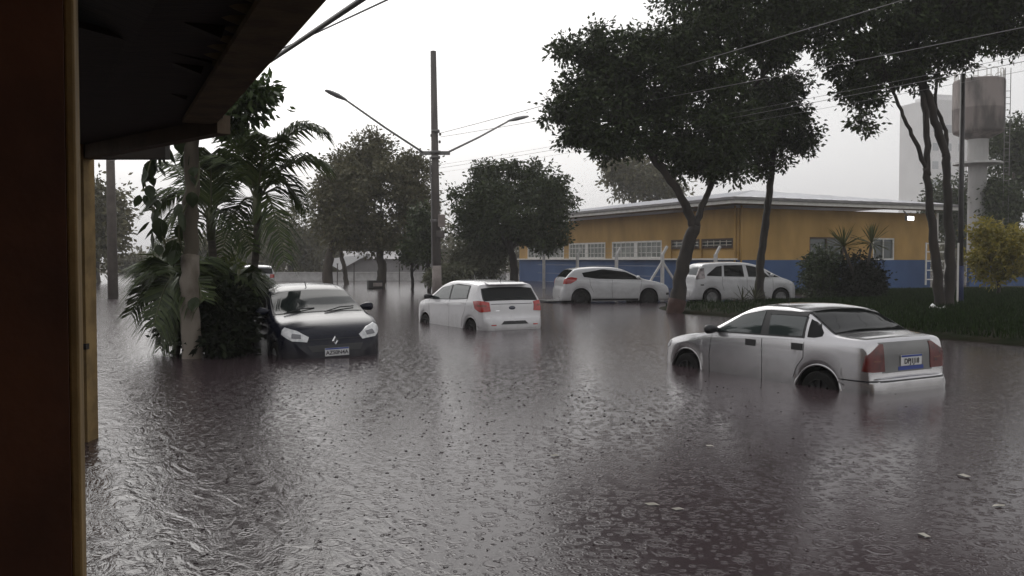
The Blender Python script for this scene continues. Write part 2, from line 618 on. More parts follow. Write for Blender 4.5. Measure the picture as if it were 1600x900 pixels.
for (x0, x1) in ropen:
    fr = MB()
    zc, zs = (DADO + 2.75) / 2, 2.75 - DADO
    for (xx, zz, sx, sz) in ((x0 + .04, zc, .08, zs), (x1 - .04, zc, .08, zs), ((x0 + x1) / 2, 2.71, x1 - x0 - .16, .08), ((x0 + x1) / 2, DADO + .04, x1 - x0 - .16, .08), ((x0 + x1) / 2, zc, .05, zs - .16)):
        fr.box((xx, 0.07, zz), (sx, 0.08, sz))
    w = fr.build('window', m_brownframe if x0 < 6 else m_white, sch)
    gl = MB(); gl.box(((x0 + x1) / 2, 0.12, zc), (x1 - x0 - .14, .02, zs - .14))
    gl.build('pane', m_glass_far, w)
# roof
OV, EZ, RZ = 1.0, 4.36, 5.7
e0, e1x, e1y = -OV, LENR + OV, LENL + OV
hx = (e0 + e1x) / 2
mb = MB()
ridge = [(hx, e0 + (hx - e0), RZ), (hx, e1y - (hx - e0), RZ)]
cs = [(e0, e0, EZ + .26), (e1x, e0, EZ + .26), (e1x, e1y, EZ + .26), (e0, e1y, EZ + .26)]
mb.add(cs + ridge, [(0, 1, 4), (1, 2, 5, 4), (2, 3, 5), (3, 0, 4, 5)])
rf = mb.build('roof', m_roof_metal, sch)
rib = MB()
for i in range(1, 27):
    y = e0 + i * (e1y - e0) / 27
    t = min(1, (y - e0) / (hx - e0), (e1y - y) / (hx - e0))
    rib.bar((e0, y, EZ + .275), (e0 + (hx - e0) * t, y, EZ + .275 + (RZ - EZ - .26) * t), 0.05, 0.03)
for i in range(1, 15):
    x = e0 + i * (e1x - e0) / 15
    t = min(1, (x - e0) / (hx - e0), (e1x - x) / (hx - e0))
    rib.bar((x, e0, EZ + .275), (x, e0 + (hx - e0) * t, EZ + .275 + (RZ - EZ - .26) * t), 0.05, 0.03)
rib.build('roof_rib', m_roof_metal, rf)
mb = MB()
mb.box((e0 - .05, (e0 + e1y) / 2, EZ + .19), (.1, e1y - e0 + .2, .13))
mb.box(((e0 + e1x) / 2 + .05, e0 - .05, EZ + .19), (e1x - e0 + .096, .1, .13))
mb.build('gutter', m_gutter, sch)
mb = MB()
mb.box((e0 + .02, (e0 + e1y) / 2, EZ + .03), (.04, e1y - e0, .18))
mb.box(((e0 + e1x) / 2 + .02, e0 + .02, EZ + .03), (e1x - e0 - .044, .04, .18))
mb.build('fascia', m_white, sch)
mb = MB()
mb.box(((e0 + 0) / 2 + .02, (e0 + e1y) / 2, EZ - .05), (OV - .045, e1y - e0 - .1, .03))
mb.box(((LENR) / 2, (e0) / 2 + .02, EZ - .05), (LENR + .6, OV - .045, .03))
mb.build('soffit', m_soffit, sch)
mb = MB()
for q in ((-.06, .12), (.18, -.07)):
    mb.tube([(q[0], q[1], EZ - .1), (q[0], q[1], 0)], .05, 8)
mb.build('downpipe', m_yellow, sch, smooth=True)
# far end of the building: white post, gate frame and a lit lamp below the eave
mb = MB(); mb.box((LENR + .55, .1, 1.9), (.16, .16, 4.6)); mb.build('corner_post', m_white, sch)

lamp = empty('flood_lamp', sch.matrix_world @ Vector((0, 0, 0)))
lp = P(1421, 341, 47.6)
lamp.location = lp
lamp.rotation_euler = (0, 0, math.atan2(V.y, V.x))
mb = MB(); mb.box((0, 0, 0), (.50, .16, .26)); mb.build('housing', m_gutter, lamp)
mb = MB(); mb.box((0, -.09, -.01), (.44, .02, .20)); mb.build('lens', mat('lit_lamp', (1, 1, 1), emit=(1, .97, .9), estr=6), lamp)
mb = MB(); mb.bar((0, .05, .12), (0, .4, .42), .05); mb.build('bracket', m_gutter, lamp)
tag(lamp, 'lit white flood lamp under the eave of the yellow building', 'lamp')

# white barred gate at right end of the building
gate = empty('metal_gate', P(1462, 405, 48.5), math.atan2(V.y, V.x))
gate.location.z = 0
for i in range(3):
    for q in ((0, 2.0), ):
        pass
mb = MB()
for xx in (-.75, -.1, .75): mb.box((xx, 0, 1.35), (.08, .06, 2.3))
mb.build('gate_frame', m_white, gate)
for zz in (.5, 1.0, 1.5, 2.0, 2.45):
    mb = MB(); mb.box((0, -.01, zz), (1.5, .04, .06)); mb.build('rail', m_white, gate)
tag(gate, 'white metal gate at the right end of the yellow building', 'gate')

# blue perimeter wall right of the building
pw = empty('blue_wall', sch.location + V * (LENR + 1.6), math.atan2(V.y, V.x))
mb = MB(); mb.box((9.5, 0, (DADO - .4) / 2), (16, .2, DADO + .4)); mb.build('wall_face', m_blue, pw)
mb = MB(); mb.box((9.5, 0, DADO + .05), (16.1, .3, .1)); mb.build('coping', mat('old_concrete', (.22, .21, .19), (.32, .30, .28), rough=.85, scale=3, bump=.3), pw)
tag(pw, 'low blue painted wall behind the yellow shrub at far right', 'wall')

# ---------------------------------------------------------------- fence posts with bent tops
m_conc = mat('pale_concrete', (0.42, 0.41, 0.40), (0.55, 0.54, 0.53), rough=0.8, scale=3, bump=0.3)
fbase = P(1035, 405, 38.2); fbase.z = 0
def fence_post(loc, brace=False, label='', grp='concrete fence posts by the blue wall'):
    o = empty('fence_post', loc, math.atan2(V.y, V.x))
    mb = MB(); mb.box((0, 0, .75), (.12, .12, 2.1)); mb.build('post', m_conc, o)
    mb = MB(); mb.bar((0, 0, 1.78), (.24, 0, 2.16), .09); mb.build('bent_top', m_conc, o)
    if brace:
        for dd in ((-.66, .05), (.70, -.05)):
            mb = MB(); mb.bar((dd[0], dd[1], .55), (0, 0, 1.5), .08); mb.build('brace', m_conc, o)
    tag(o, label, 'fence post', grp)
    return o
SPC = 3.72
fl_ = ['braced concrete fence post right of the white hatchback nose', 'fence post behind the roof of the white hatchback by the blue wall',
       'fence post behind the tail of the white hatchback by the blue wall', 'fence post at the left end of the blue wall']
for i in range(4):
    fence_post(fbase + U * (SPC * i), i == 0, fl_[i])
fence_post(Vector((P(1118, 405, 38.4).x, 38.4, 0)), False, 'fence post just behind the white minivan roof')
m_wire = mat('dark_wire', (0.02, 0.02, 0.02), rough=0.5)
m_wire2 = mat('pale_wire', (0.25, 0.24, 0.24), rough=0.5)
mb = MB()
for zz, off in ((.4, 0), (.85, 0), (1.3, 0), (1.7, 0), (1.9, .1), (2.1, .2)):
    mb.tube([fbase + V * off + U * (-.05) + Vector((0, 0, zz)), fbase + V * off + U * (SPC * 3.2) + Vector((0, 0, zz))], .006, 4)
tag(mb.build('fence_wire', m_wire2), 'thin fence wires strung between the concrete posts', 'wire')

# ================================================================== HOUSE PORCH ON THE LEFT
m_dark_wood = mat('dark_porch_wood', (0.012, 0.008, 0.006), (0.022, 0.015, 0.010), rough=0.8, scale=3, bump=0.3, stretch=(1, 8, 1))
m_tile = mat('weathered_clay_tile', (0.10, 0.082, 0.045), (0.16, 0.128, 0.07), rough=0.85, scale=6, bump=0.4)
m_pillar = mat('red_brown_pillar_paint', (0.055, 0.018, 0.008), (0.10, 0.034, 0.014), rough=0.7, scale=4.5, bump=0.15, bscale=14)
m_ochre = mat('ochre_pillar_paint', (0.15, 0.095, 0.032), (0.27, 0.18, 0.068), rough=0.75, scale=5, bump=0.2, bscale=30)
m_plaster = mat('ochre_house_plaster', (0.22, 0.13, 0.04), (0.26, 0.16, 0.055), rough=0.8, scale=1.2, bump=0.2)
EA, EZP = 0.79, 2.60                 # eave lateral offset and height
porch = empty('porch', (0, 0, 0))
tag(porch, 'dark tiled porch roof and pillar of the house at left', 'porch')
# roof deck: eave line to the far chamfer, sloping up towards the house
SLP = 0.33
def deck(s, a, dz=0.0):
    return SA(s, a, EZP + .05 + (EA - .10 - a) * SLP + dz)
c_far = P(343, 190, 6.25)
c_left = P(112, 236, 8.0)
def sa_of(p):
    return p.dot(U), p.dot(V)
s1, a1 = sa_of(c_far)
s2, a2 = sa_of(c_left)
poly = [(-1.6, EA - .1), (s1, EA - .1), (s2, a2), (s2, -3.2), (-1.6, -3.2)]
top = [deck(s, a, .10) for s, a in poly]
bot = [deck(s, a, 0) for s, a in poly]
bot[2] = Vector((c_left.x, c_left.y, c_left.z + .05)); top[2] = bot[2] + Vector((0, 0, .1))
mb = MB(); mb.add(top + bot, [(0, 1, 2), (0, 2, 3), (0, 3, 4), (7, 6, 5), (8, 7, 5), (9, 8, 5)] + [(i, i + 5, (i + 1) % 5 + 5, (i + 1) % 5) for i in range(5)])
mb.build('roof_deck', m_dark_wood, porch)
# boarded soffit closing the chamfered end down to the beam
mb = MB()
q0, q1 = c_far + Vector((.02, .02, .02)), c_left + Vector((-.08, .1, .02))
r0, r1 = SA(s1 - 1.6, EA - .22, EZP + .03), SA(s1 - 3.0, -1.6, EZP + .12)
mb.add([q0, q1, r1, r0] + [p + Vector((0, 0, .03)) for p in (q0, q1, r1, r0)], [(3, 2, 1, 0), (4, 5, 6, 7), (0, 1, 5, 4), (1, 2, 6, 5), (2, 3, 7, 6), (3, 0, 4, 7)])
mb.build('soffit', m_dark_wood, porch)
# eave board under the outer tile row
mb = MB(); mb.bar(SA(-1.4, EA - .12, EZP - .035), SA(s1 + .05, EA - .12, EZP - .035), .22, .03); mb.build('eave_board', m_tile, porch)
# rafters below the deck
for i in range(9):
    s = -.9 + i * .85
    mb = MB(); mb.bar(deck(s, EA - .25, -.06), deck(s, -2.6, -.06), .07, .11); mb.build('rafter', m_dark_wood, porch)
# eave tiles: channel tiles (hollow up) with cover tiles between
def half_tile(r0, r1, L, up):
    rows = []
    for j in range(2):
        r = (r0, r1)[j]
        ring = []
        for k2 in range(7):
            a = math.pi * k2 / 6
            ring.append((j * L, r * math.cos(a), (1 if up else -1) * r * math.sin(a) * .75))
        rows.append(ring)
    t = .016
    inner = [[(x, y * (1 - t / .09), z * (1 - t / .09)) for x, y, z in r] for r in rows]
    m = MB(); m.grid(rows); m.grid(inner)
    n7 = 7
    m.add(rows[0] + inner[0], [(i, i + 1, i + 1 + n7, i + n7) for i in range(6)])
    m.add(rows[1] + inner[1], [(i, i + 1, i + 1 + n7, i + n7) for i in range(6)])
    return m
pan = half_tile(.095, .085, .50, False)
cov = half_tile(.085, .095, .50, True)
pan_me = bpy.data.meshes.new('roof_tile'); pan_me.from_pydata(pan.v, [], pan.f); pan_me.materials.append(m_tile)
cov_me = bpy.data.meshes.new('roof_tile'); cov_me.from_pydata(cov.v, [], cov.f); cov_me.materials.append(m_tile)
rot_t = Matrix((V, -U, Vector((0, 0, 1)))).transposed().to_4x4()
nt_ = int((s1 + 1.2) / .19)
for i in range(nt_ + 1):
    s = -1.1 + i * .19
    for me_, ds, dz in ((pan_me, 0, .10), (cov_me, .095, .145)):
        o = link('roof_tile', me_, None, porch)
        jx = random.uniform(-.02, .02)
        o.matrix_local = Matrix.Translation(SA(s + ds, EA - .49 + jx, EZP + .49 * SLP * 1.0 + dz - .075)) @ rot_t @ Matrix.Rotation(math.atan(SLP), 4, 'Y') @ Matrix.Rotation(random.uniform(-.04, .04), 4, 'X')
# chamfer beam at the far end and dark lintel below it
mb = MB(); mb.bar(c_far + Vector((.03, 0, -.02)), c_left + Vector((-.1, .1, -.03)), .10, .13); mb.build('end_beam', mat('brown_beam', (.06, .042, .024), (.09, .062, .036), rough=.8, scale=5, bump=.3), porch)
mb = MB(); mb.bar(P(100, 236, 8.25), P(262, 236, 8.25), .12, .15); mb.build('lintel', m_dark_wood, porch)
# near pillar: dark broad face to the camera, ochre reveal to the street
pa = -0.030
mb = MB()
ax = (V, U, Vector((0, 0, 1)))
mb.box(SA(1.60 + .22, pa - .012 - .30, 1.2), (.60, .44, 3.6), ax=ax)
mb.build('pillar', m_pillar, porch)
mb = MB()
mb.box(SA(1.63 + .22, pa - .004, 1.2), (.016, .46, 3.598), ax=ax)
mb.build('pillar_reveal', m_ochre, porch, bevel=.004)
# further post under the end of the roof
mb = MB()
fp = P(131, 405, 7.8)
mb.box((fp.x, fp.y, 1.1), (.115, .2, 3.0)); mb.build('post', m_ochre, porch)
mb = MB(); mb.box((fp.x + .04, fp.y - .1, CAMH - .76), (.06, .06, .05)); mb.build('pipe_bracket', m_dark_wood, porch)
# unseen house wall at left, plus an added end wall keeping the porch dark
mb = MB()
mb.box(SA(3.0, -3.3, 1.4), (.2, 10.6, 4.6), ax=ax)
mb.build('side_wall', m_plaster, porch)
mb = MB()
mb.box(SA(-1.75, -.6, 1.4), (5.4, .2, 5.2), ax=ax)
mb.build('shade_wall', m_plaster, porch)  # added behind the camera to keep light off the pillar face
mb = MB()
mb.box(SA(1.0, -1.75, -.22), (3.0, 5.2, .5), ax=ax)
mb.build('porch_floor', m_conc, porch)

# ================================================================== TREES
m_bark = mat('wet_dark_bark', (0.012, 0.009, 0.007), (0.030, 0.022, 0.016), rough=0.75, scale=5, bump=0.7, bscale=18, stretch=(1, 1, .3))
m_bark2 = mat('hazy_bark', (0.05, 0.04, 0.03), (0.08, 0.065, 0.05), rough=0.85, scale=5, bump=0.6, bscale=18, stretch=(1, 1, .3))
m_red_base = mat('red_limewash', (0.035, 0.016, 0.012), (0.060, 0.028, 0.021), rough=0.85, scale=6, bump=0.5)
m_grey_base = mat('grey_limewash', (0.10, 0.11, 0.13), (0.15, 0.16, 0.18), rough=0.85, scale=6, bump=0.5)
L_dark = leaf_mat('dark_leaf', (0.010, 0.017, 0.005), (0.046, 0.068, 0.017), .15)
L_mid = leaf_mat('mid_leaf', (0.018, 0.030, 0.008), (0.060, 0.080, 0.024), .18)
L_hazed = leaf_mat('hazed_olive_leaf', (0.075, 0.072, 0.036), (0.150, 0.140, 0.072), .2)  # olive paled in the colour itself to stand in for rain haze
L_yellow = leaf_mat('yellow_green_leaf', (0.14, 0.13, 0.02), (0.36, 0.29, 0.05), .3)
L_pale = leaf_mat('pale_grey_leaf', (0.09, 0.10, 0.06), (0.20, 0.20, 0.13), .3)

def leaf_cloud(blobs, n_leaf, size, clump=.38, per=46, droop=.35, seed=1, shell=.55):
    """blobs: (x,y,z,rx,ry,rz). leaves gathered in clumps through each blob's volume, denser towards its skin"""
    g = np.random.default_rng(seed)
    bl = np.array(blobs, float)
    wgt = (bl[:, 3] * bl[:, 4] * bl[:, 5]) ** (2 / 3)
    wgt /= wgt.sum()
    nc = max(6, n_leaf // per)
    bi = g.choice(len(bl), nc, p=wgt)
    d = g.normal(size=(nc, 3))
    d /= np.linalg.norm(d, axis=1)[:, None]
    r = g.uniform(0, 1, nc) ** shell
    r *= g.uniform(.86, 1.12, nc)
    cc = bl[bi, :3] + d * r[:, None] * bl[bi, 3:6]
    cr = clump * g.uniform(.55, 1.25, nc)
    ci = g.integers(0, nc, n_leaf)
    off = g.normal(size=(n_leaf, 3)) * .55
    off[:, 2] *= .75
    p = cc[ci] + off * cr[ci][:, None]
    # leaf frame
    a = off + g.normal(size=(n_leaf, 3)) * .6
    a[:, 2] -= droop
    a /= np.linalg.norm(a, axis=1)[:, None] + 1e-9
    b = np.cross(a, g.normal(size=(n_leaf, 3)))
    b /= np.linalg.norm(b, axis=1)[:, None] + 1e-9
    s = (size * g.uniform(.6, 1.3, n_leaf))[:, None]
    nrm = np.cross(a, b)
    v0 = p
    v1 = p + a * s * .45 + b * s * .24 + nrm * s * .06
    v2 = p + a * s
    v3 = p + a * s * .45 - b * s * .24 + nrm * s * .06
    vs = np.stack([v0, v1, v2, v3], 1).reshape(-1, 3)
    f = np.arange(n_leaf * 4, dtype=np.int32).reshape(-1, 4)
    return vs, f, cc

def tree(name, base, limbs, blobs, n_leaf, size, lmat, label, cat='tree', group=None, bark=None, seed=1, clump=.38, per=46, twigs=30, bands=None, shell=.55, droop=.35):
    """limbs: list of (points, radii). The thing's origin is its base."""
    base = Vector(base)
    root = empty(name, base)
    mb = MB()
    for i, (pts, rad) in enumerate(limbs):
        pp, rr = wobble_tube([Vector(p) - base for p in pts], rad, amp=.035, seed=seed * 31 + i)
        mb.tube(pp, rr, 9)
    vs, f, cc = leaf_cloud(blobs, n_leaf, size, clump, per, droop, seed, shell)
    ends = [Vector(l[0][-1]) for l in limbs] + [Vector(l[0][-2]) for l in limbs]
    g = random.Random(seed)
    idx = g.sample(range(len(cc)), min(twigs, len(cc)))
    for j in idx:
        c = Vector(cc[j])
        e = min(ends, key=lambda q: (q - c).length)
        m_ = e.lerp(c, .5) + Vector((g.uniform(-.2, .2), g.uniform(-.2, .2), g.uniform(-.1, .25)))
        mb.tube([e - base, m_ - base, c - base], [.045, .03, .012], 5)
    mb.build('trunk', bark or m_bark, root, smooth=True)
    vs = vs - np.array(base)[None, :]
    link('crown', np_mesh('crown', vs, f), lmat, root)
    for (z0, z1, m_) in (bands or []):
        pts, rad = limbs[0]
        q = [Vector(p) - base for p in pts]
        pp, rr = wobble_tube(q, rad, amp=.035, seed=seed * 31)
        seg = [(p, r) for p, r in zip(pp, rr) if z0 - .3 <= p.z <= z1 + .3]
        if len(seg) > 1:
            b_ = MB(); b_.tube([p for p, r in seg], [r * 1.10 + .012 for p, r in seg], 9)
            b_.build('painted_band', m_, root, smooth=True)
    tag(root, label, cat, group)
    return root

def blob(px, py, Y, rpx, rpy=None, depth=None):
    """a crown lobe centred on the ray through a photo pixel at depth Y; radii given in photo pixels"""
    c = P(px, py, Y)
    s = Y / F
    rx = rpx * s
    rz = (rpy or rpx) * s
    return (c.x, c.y, c.z, rx, depth or max(rx, rz) * 1.0, rz)

TG = 'street trees'
# --- C: the large forked tree with a red painted base
YC = 27.3
bC = G(1056, 489)
bC.z = -.05
YC = bC.y
limbC = [([bC, P(1062, 440, YC), P(1074, 385, YC), P(1086, 352, YC)], [.26, .21, .185, .17]),
         ([P(1086, 356, YC), P(1060, 300, YC), P(1022, 248, YC), P(985, 190, YC - .3)], [.15, .115, .10, .06]),
         ([P(1086, 356, YC), P(1100, 315, YC + .2), P(1112, 285, YC + .3), P(1118, 200, YC + .5), P(1110, 90, YC + .4)], [.12, .095, .09, .08, .05]),
         ([P(1022, 248, YC), P(1040, 170, YC + .8), P(1060, 80, YC + 1)], [.09, .07, .04]),
         ([P(1118, 200, YC + .5), P(1190, 120, YC + .8), P(1240, 60, YC + 1)], [.07, .05, .03])]
blC = [blob(930, 100, YC, 70, 62), blob(905, 165, YC - .4, 50, 48), blob(985, 175, YC + .3, 90, 75), blob(1000, 90, YC - .2, 75, 55),
       blob(1080, 90, YC, 105, 95), blob(1110, 195, YC + .2, 95, 80), blob(1065, 240, YC + .3, 50, 45), blob(1130, 20, YC + .4, 75, 60),
       blob(1190, 70, YC + .8, 80, 70), blob(900, 215, YC, 34, 20), blob(960, 225, YC, 60, 22), blob(1120, -50, YC + .5, 110, 60),
       blob(1240, 20, YC + .6, 60, 60), blob(1120, 265, YC, 50, 25), blob(1160, -110, YC + .5, 95, 60), blob(1240, -70, YC + .8, 70, 60)]
tree('street_tree', bC, limbC, blC, 92000, .155, L_dark, 'large dark forked tree with red painted trunk base beside the white cars', seed=3, clump=.34, per=120, twigs=120,
     bands=[(0, .22, m_red_base)])
# --- D: the slim straight tree in front of the minivan
bD = Vector((P(1188, 470, 30.2).x, 30.2, .02))
YD = 30.2
limbD = [([bD, P(1188, 420, YD), P(1196, 350, YD), P(1204, 290, YD), P(1206, 262, YD)], [.17, .14, .13, .115, .10]),
         ([P(1206, 262, YD), P(1215, 200, YD), P(1222, 150, YD)], [.10, .07, .04]),
         ([P(1206, 262, YD), P(1180, 220, YD + .3), P(1160, 180, YD + .4)], [.07, .05, .03])]
blD = [blob(1210, 200, YD, 62, 70), blob(1185, 160, YD + .5, 50, 45), blob(1245, 190, YD - .2, 34, 42), blob(1160, 235, YD + .3, 42, 42), blob(1235, 140, YD + .2, 32, 26),
       blob(1255, 225, YD, 20, 26), blob(1185, 265, YD, 22, 16)]
tree('street_tree', bD, limbD, blD, 16000, .155, L_dark, 'slim dark tree with one thin trunk in front of the minivan', seed=5, clump=.33, per=100, twigs=50)
# --- E: right tree with several trunks
bE = Vector((P(1476, 482, 26.0).x, 26.0, .10))
YE = 26.0
fE = lambda x, y, d=0: P(x, y, YE + d)
limbE = [([bE + Vector((-.12, 0, 0)), fE(1462, 400), fE(1453, 320), fE(1447, 262)], [.16, .13, .11, .10]),
         ([fE(1447, 262), fE(1425, 210), fE(1405, 165), fE(1388, 125)], [.07, .055, .05, .04]),
         ([fE(1450, 275), fE(1448, 200), fE(1440, 130, .3), fE(1428, 70, .4)], [.10, .09, .08, .04]),
         ([bE + Vector((.12, .05, 0)), fE(1485, 400, .1), fE(1480, 300, .1), fE(1478, 240, .1)], [.17, .14, .12, .11]),
         ([fE(1478, 245, .1), fE(1462, 190, .2), fE(1445, 130, .2), fE(1430, 60, .1)], [.11, .12, .10, .05]),
         ([fE(1478, 245, .1), fE(1477, 205, .3), fE(1462, 160, .5), fE(1470, 80, .6)], [.07, .06, .05, .03])]
blE = [blob(1330, 60, YE, 60, 70), blob(1345, 140, YE + .2, 36, 46), blob(1400, 40, YE - .3, 85, 70), blob(1460, 80, YE + .3, 75, 50), blob(1540, 30, YE + .2, 85, 55),
       blob(1300, 20, YE, 50, 50), blob(1345, 185, YE, 18, 26), blob(1410, 110, YE + .3, 45, 26), blob(1590, 60, YE + .6, 40, 24), blob(1475, -10, YE, 120, 60), blob(1620, -10, YE, 80, 60), blob(1390, -80, YE, 90, 70), blob(1500, -130, YE + .4, 110, 90), blob(1600, -110, YE + .3, 90, 90), blob(1450, -200, YE, 90, 60)]
tree('street_tree', bE, limbE, blE, 76000, .155, L_dark, 'dark tree with several crooked trunks on the verge at right', seed=8, clump=.31, per=100, twigs=90)
# --- A: hazy tree left of the utility pole
YA = 50.0
def trunkA(px, py0, py1, px1, r):
    b0 = G(px, py0)
    return b0
bA = Vector((P(593, 445, YA).x, YA, -.1))
limbA = [([bA, P(597, 420, YA), P(593, 395, YA), P(595, 330, YA)], [.30, .24, .22, .16]),
         ([P(594, 390, YA), P(560, 340, YA), P(545, 290, YA)], [.16, .12, .07]), ([P(594, 390, YA), P(630, 340, YA + .5), P(640, 290, YA)], [.15, .11, .06])]
blA = [blob(590, 300, YA, 90, 75), blob(545, 270, YA, 45, 45), blob(630, 270, YA, 45, 40), blob(575, 240, YA, 35, 30), blob(640, 345, YA, 55, 40), blob(555, 345, YA, 60, 42), blob(602, 228, YA, 16, 18),
       blob(650, 310, YA, 36, 50), blob(610, 375, YA, 60, 20), blob(660, 385, YA, 28, 22), blob(650, 250, YA, 18, 16), blob(560, 222, YA, 8, 14), blob(583, 212, YA, 7, 12), blob(623, 232, YA, 8, 14), blob(540, 235, YA, 10, 10), blob(660, 262, YA, 12, 8)]
tree('hazy_tree', bA, limbA, blA, 34000, .22, L_hazed, 'broad hazy olive tree just left of the utility pole', seed=11, clump=.55, per=100, bark=m_bark2, twigs=30)
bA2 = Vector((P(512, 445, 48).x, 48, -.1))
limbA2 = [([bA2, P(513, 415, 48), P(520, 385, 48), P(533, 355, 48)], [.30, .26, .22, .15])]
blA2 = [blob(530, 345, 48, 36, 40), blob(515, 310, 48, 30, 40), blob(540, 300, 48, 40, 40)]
tree('hazy_tree', bA2, limbA2, blA2, 9000, .25, L_hazed, 'leaning thick trunk tree behind the dark car roof', seed=12, clump=.5, bark=m_bark2, twigs=10)
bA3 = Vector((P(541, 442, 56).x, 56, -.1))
tree('hazy_tree', bA3, [([bA3, P(538, 420, 56), P(533, 395, 56), P(535, 370, 56)], [.16, .14, .12, .10])], [blob(535, 365, 56, 30, 22)], 3000, .25, L_hazed,
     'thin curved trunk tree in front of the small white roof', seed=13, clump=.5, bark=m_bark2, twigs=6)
bA4 = Vector((P(645, 446, 46).x, 46, -.1))
tree('hazy_tree', bA4, [([bA4, P(644, 425, 46), P(645, 395, 46)], [.09, .08, .06]), ([P(645, 425, 46), P(655, 410, 46), P(660, 395, 46)], [.05, .04, .03])],
     [blob(650, 392, 46, 26, 20)], 3000, .22, L_mid, 'small sapling with thin trunk left of the pole base', seed=14, clump=.4, bark=m_bark, twigs=6)
bA5 = Vector((P(671, 450, 44).x, 44, -.1))
tree('hazy_tree', bA5, [([bA5, P(671, 430, 44), P(668, 410, 44), P(664, 390, 44)], [.10, .09, .08, .05])], [blob(662, 385, 44, 22, 22), blob(660, 350, 44, 22, 30)], 3500, .22, L_mid,
     'thin dark trunk tree touching the pole base', seed=15, clump=.4, twigs=6)
# --- B: round dark tree behind the white car
YB = 44.0
bB = Vector((P(803, 450, YB).x, YB, -.1))
limbB = [([bB, P(803, 415, YB), P(797, 385, YB), P(795, 350, YB)], [.24, .20, .18, .12]), ([P(798, 390, YB), P(770, 350, YB), P(750, 320, YB)], [.13, .1, .05]), ([P(798, 390, YB), P(830, 345, YB), P(850, 310, YB)], [.13, .1, .05])]
blB = [blob(800, 320, YB, 88, 52), blob(745, 315, YB, 42, 42), blob(860, 320, YB, 40, 48), blob(770, 275, YB, 36, 24), blob(820, 275, YB, 44, 24), blob(850, 365, YB, 42, 26), blob(800, 360, YB, 60, 22),
       blob(745, 350, YB, 40, 30), blob(850, 385, YB, 26, 12), blob(875, 290, YB, 22, 18), blob(755, 258, YB, 10, 8), blob(800, 252, YB, 10, 8), blob(838, 258, YB, 9, 8), blob(712, 298, YB, 10, 9), blob(893, 310, YB, 9, 12)]
tree('street_tree', bB, limbB, blB, 34000, .19, L_mid, 'round dense dark tree behind the white hatchback with red lights', seed=17, clump=.42, per=100, twigs=30)
# --- pale shrub behind the Ka, low hedge
for (px, py, Y, rx, rz, n, lab, sd) in ((735, 400, 46, 28, 34, 7000, 'pale grey green shrub right of the pole base', 21), (765, 405, 45, 26, 30, 6000, 'pale leafy shrub left of the round tree trunk', 22),
                                         (700, 430, 43, 30, 12, 3500, 'low leafy shrub behind the white car bonnet', 23)):
    b0 = Vector((P(px, 450, Y).x, Y, -.1))
    tree('shrub', b0, [([b0, P(px, py + 10, Y), P(px + 3, py - 10, Y)], [.07, .05, .03])], [blob(px, py, Y, rx, rz), blob(px + rx * .5, py - rz * .5, Y, rx * .5, rz * .6), blob(px - rx * .5, py + rz * .3, Y, rx * .6, rz * .6)],
         n, .2, L_pale, lab, cat='shrub', seed=sd, clump=.35, bark=m_bark2, twigs=12)
# --- tree behind the building, left
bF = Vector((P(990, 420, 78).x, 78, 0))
tree('hazy_tree', bF, [([bF, P(990, 380, 78), P(990, 300, 78)], [.4, .3, .2])], [blob(985, 275, 78, 48, 36), blob(1035, 290, 78, 40, 30), blob(960, 265, 78, 24, 18)], 9000, .4, L_hazed,
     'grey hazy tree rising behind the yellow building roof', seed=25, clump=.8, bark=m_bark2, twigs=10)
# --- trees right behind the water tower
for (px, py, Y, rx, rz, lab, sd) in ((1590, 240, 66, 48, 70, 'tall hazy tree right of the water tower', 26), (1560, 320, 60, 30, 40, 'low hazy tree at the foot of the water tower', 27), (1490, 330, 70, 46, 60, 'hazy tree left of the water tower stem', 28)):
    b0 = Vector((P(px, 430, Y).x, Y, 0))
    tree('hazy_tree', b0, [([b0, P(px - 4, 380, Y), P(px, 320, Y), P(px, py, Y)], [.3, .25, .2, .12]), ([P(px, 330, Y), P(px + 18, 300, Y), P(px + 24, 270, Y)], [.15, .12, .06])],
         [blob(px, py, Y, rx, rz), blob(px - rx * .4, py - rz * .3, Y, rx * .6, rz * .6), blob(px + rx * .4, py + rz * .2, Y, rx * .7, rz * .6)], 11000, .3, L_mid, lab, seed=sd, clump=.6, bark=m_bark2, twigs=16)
# --- far trees closing the street at left
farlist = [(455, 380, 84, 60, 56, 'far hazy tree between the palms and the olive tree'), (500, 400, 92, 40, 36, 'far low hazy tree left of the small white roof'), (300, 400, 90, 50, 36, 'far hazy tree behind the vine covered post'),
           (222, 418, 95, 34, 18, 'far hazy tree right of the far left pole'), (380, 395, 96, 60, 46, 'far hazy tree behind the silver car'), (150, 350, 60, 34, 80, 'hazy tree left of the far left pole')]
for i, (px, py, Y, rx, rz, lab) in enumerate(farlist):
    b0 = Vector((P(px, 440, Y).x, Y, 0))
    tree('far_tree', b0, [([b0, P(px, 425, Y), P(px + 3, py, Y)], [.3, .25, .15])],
         [blob(px, py, Y, rx, rz), blob(px - rx * .5, py - rz * .2, Y, rx * .6, rz * .7), blob(px + rx * .5, py - rz * .1, Y, rx * .6, rz * .7)], 7000, .42, L_hazed, lab, seed=40 + i, clump=.8, bark=m_bark2, twigs=8, group='far trees down the street')
wood = []
for i in range(70):
    x = -75 + i * 2.3 + random.uniform(-1, 1)
    y = 112 + random.uniform(-6, 18)
    lowf = .35 if x < -38 else 1.0
    wood.append((x, y, random.uniform(1.5, 3.2) * lowf, random.uniform(2.5, 4.5), 3.0, random.uniform(2.5, 4.2) * lowf))
vs, f, cc = leaf_cloud(wood, 42000, .7, 1.1, 40, .2, 77, .6)
tag(link('distant_wood', np_mesh('distant_wood', vs, f), L_hazed), 'distant wood closing the view beyond the flood', 'wood', kind='stuff')

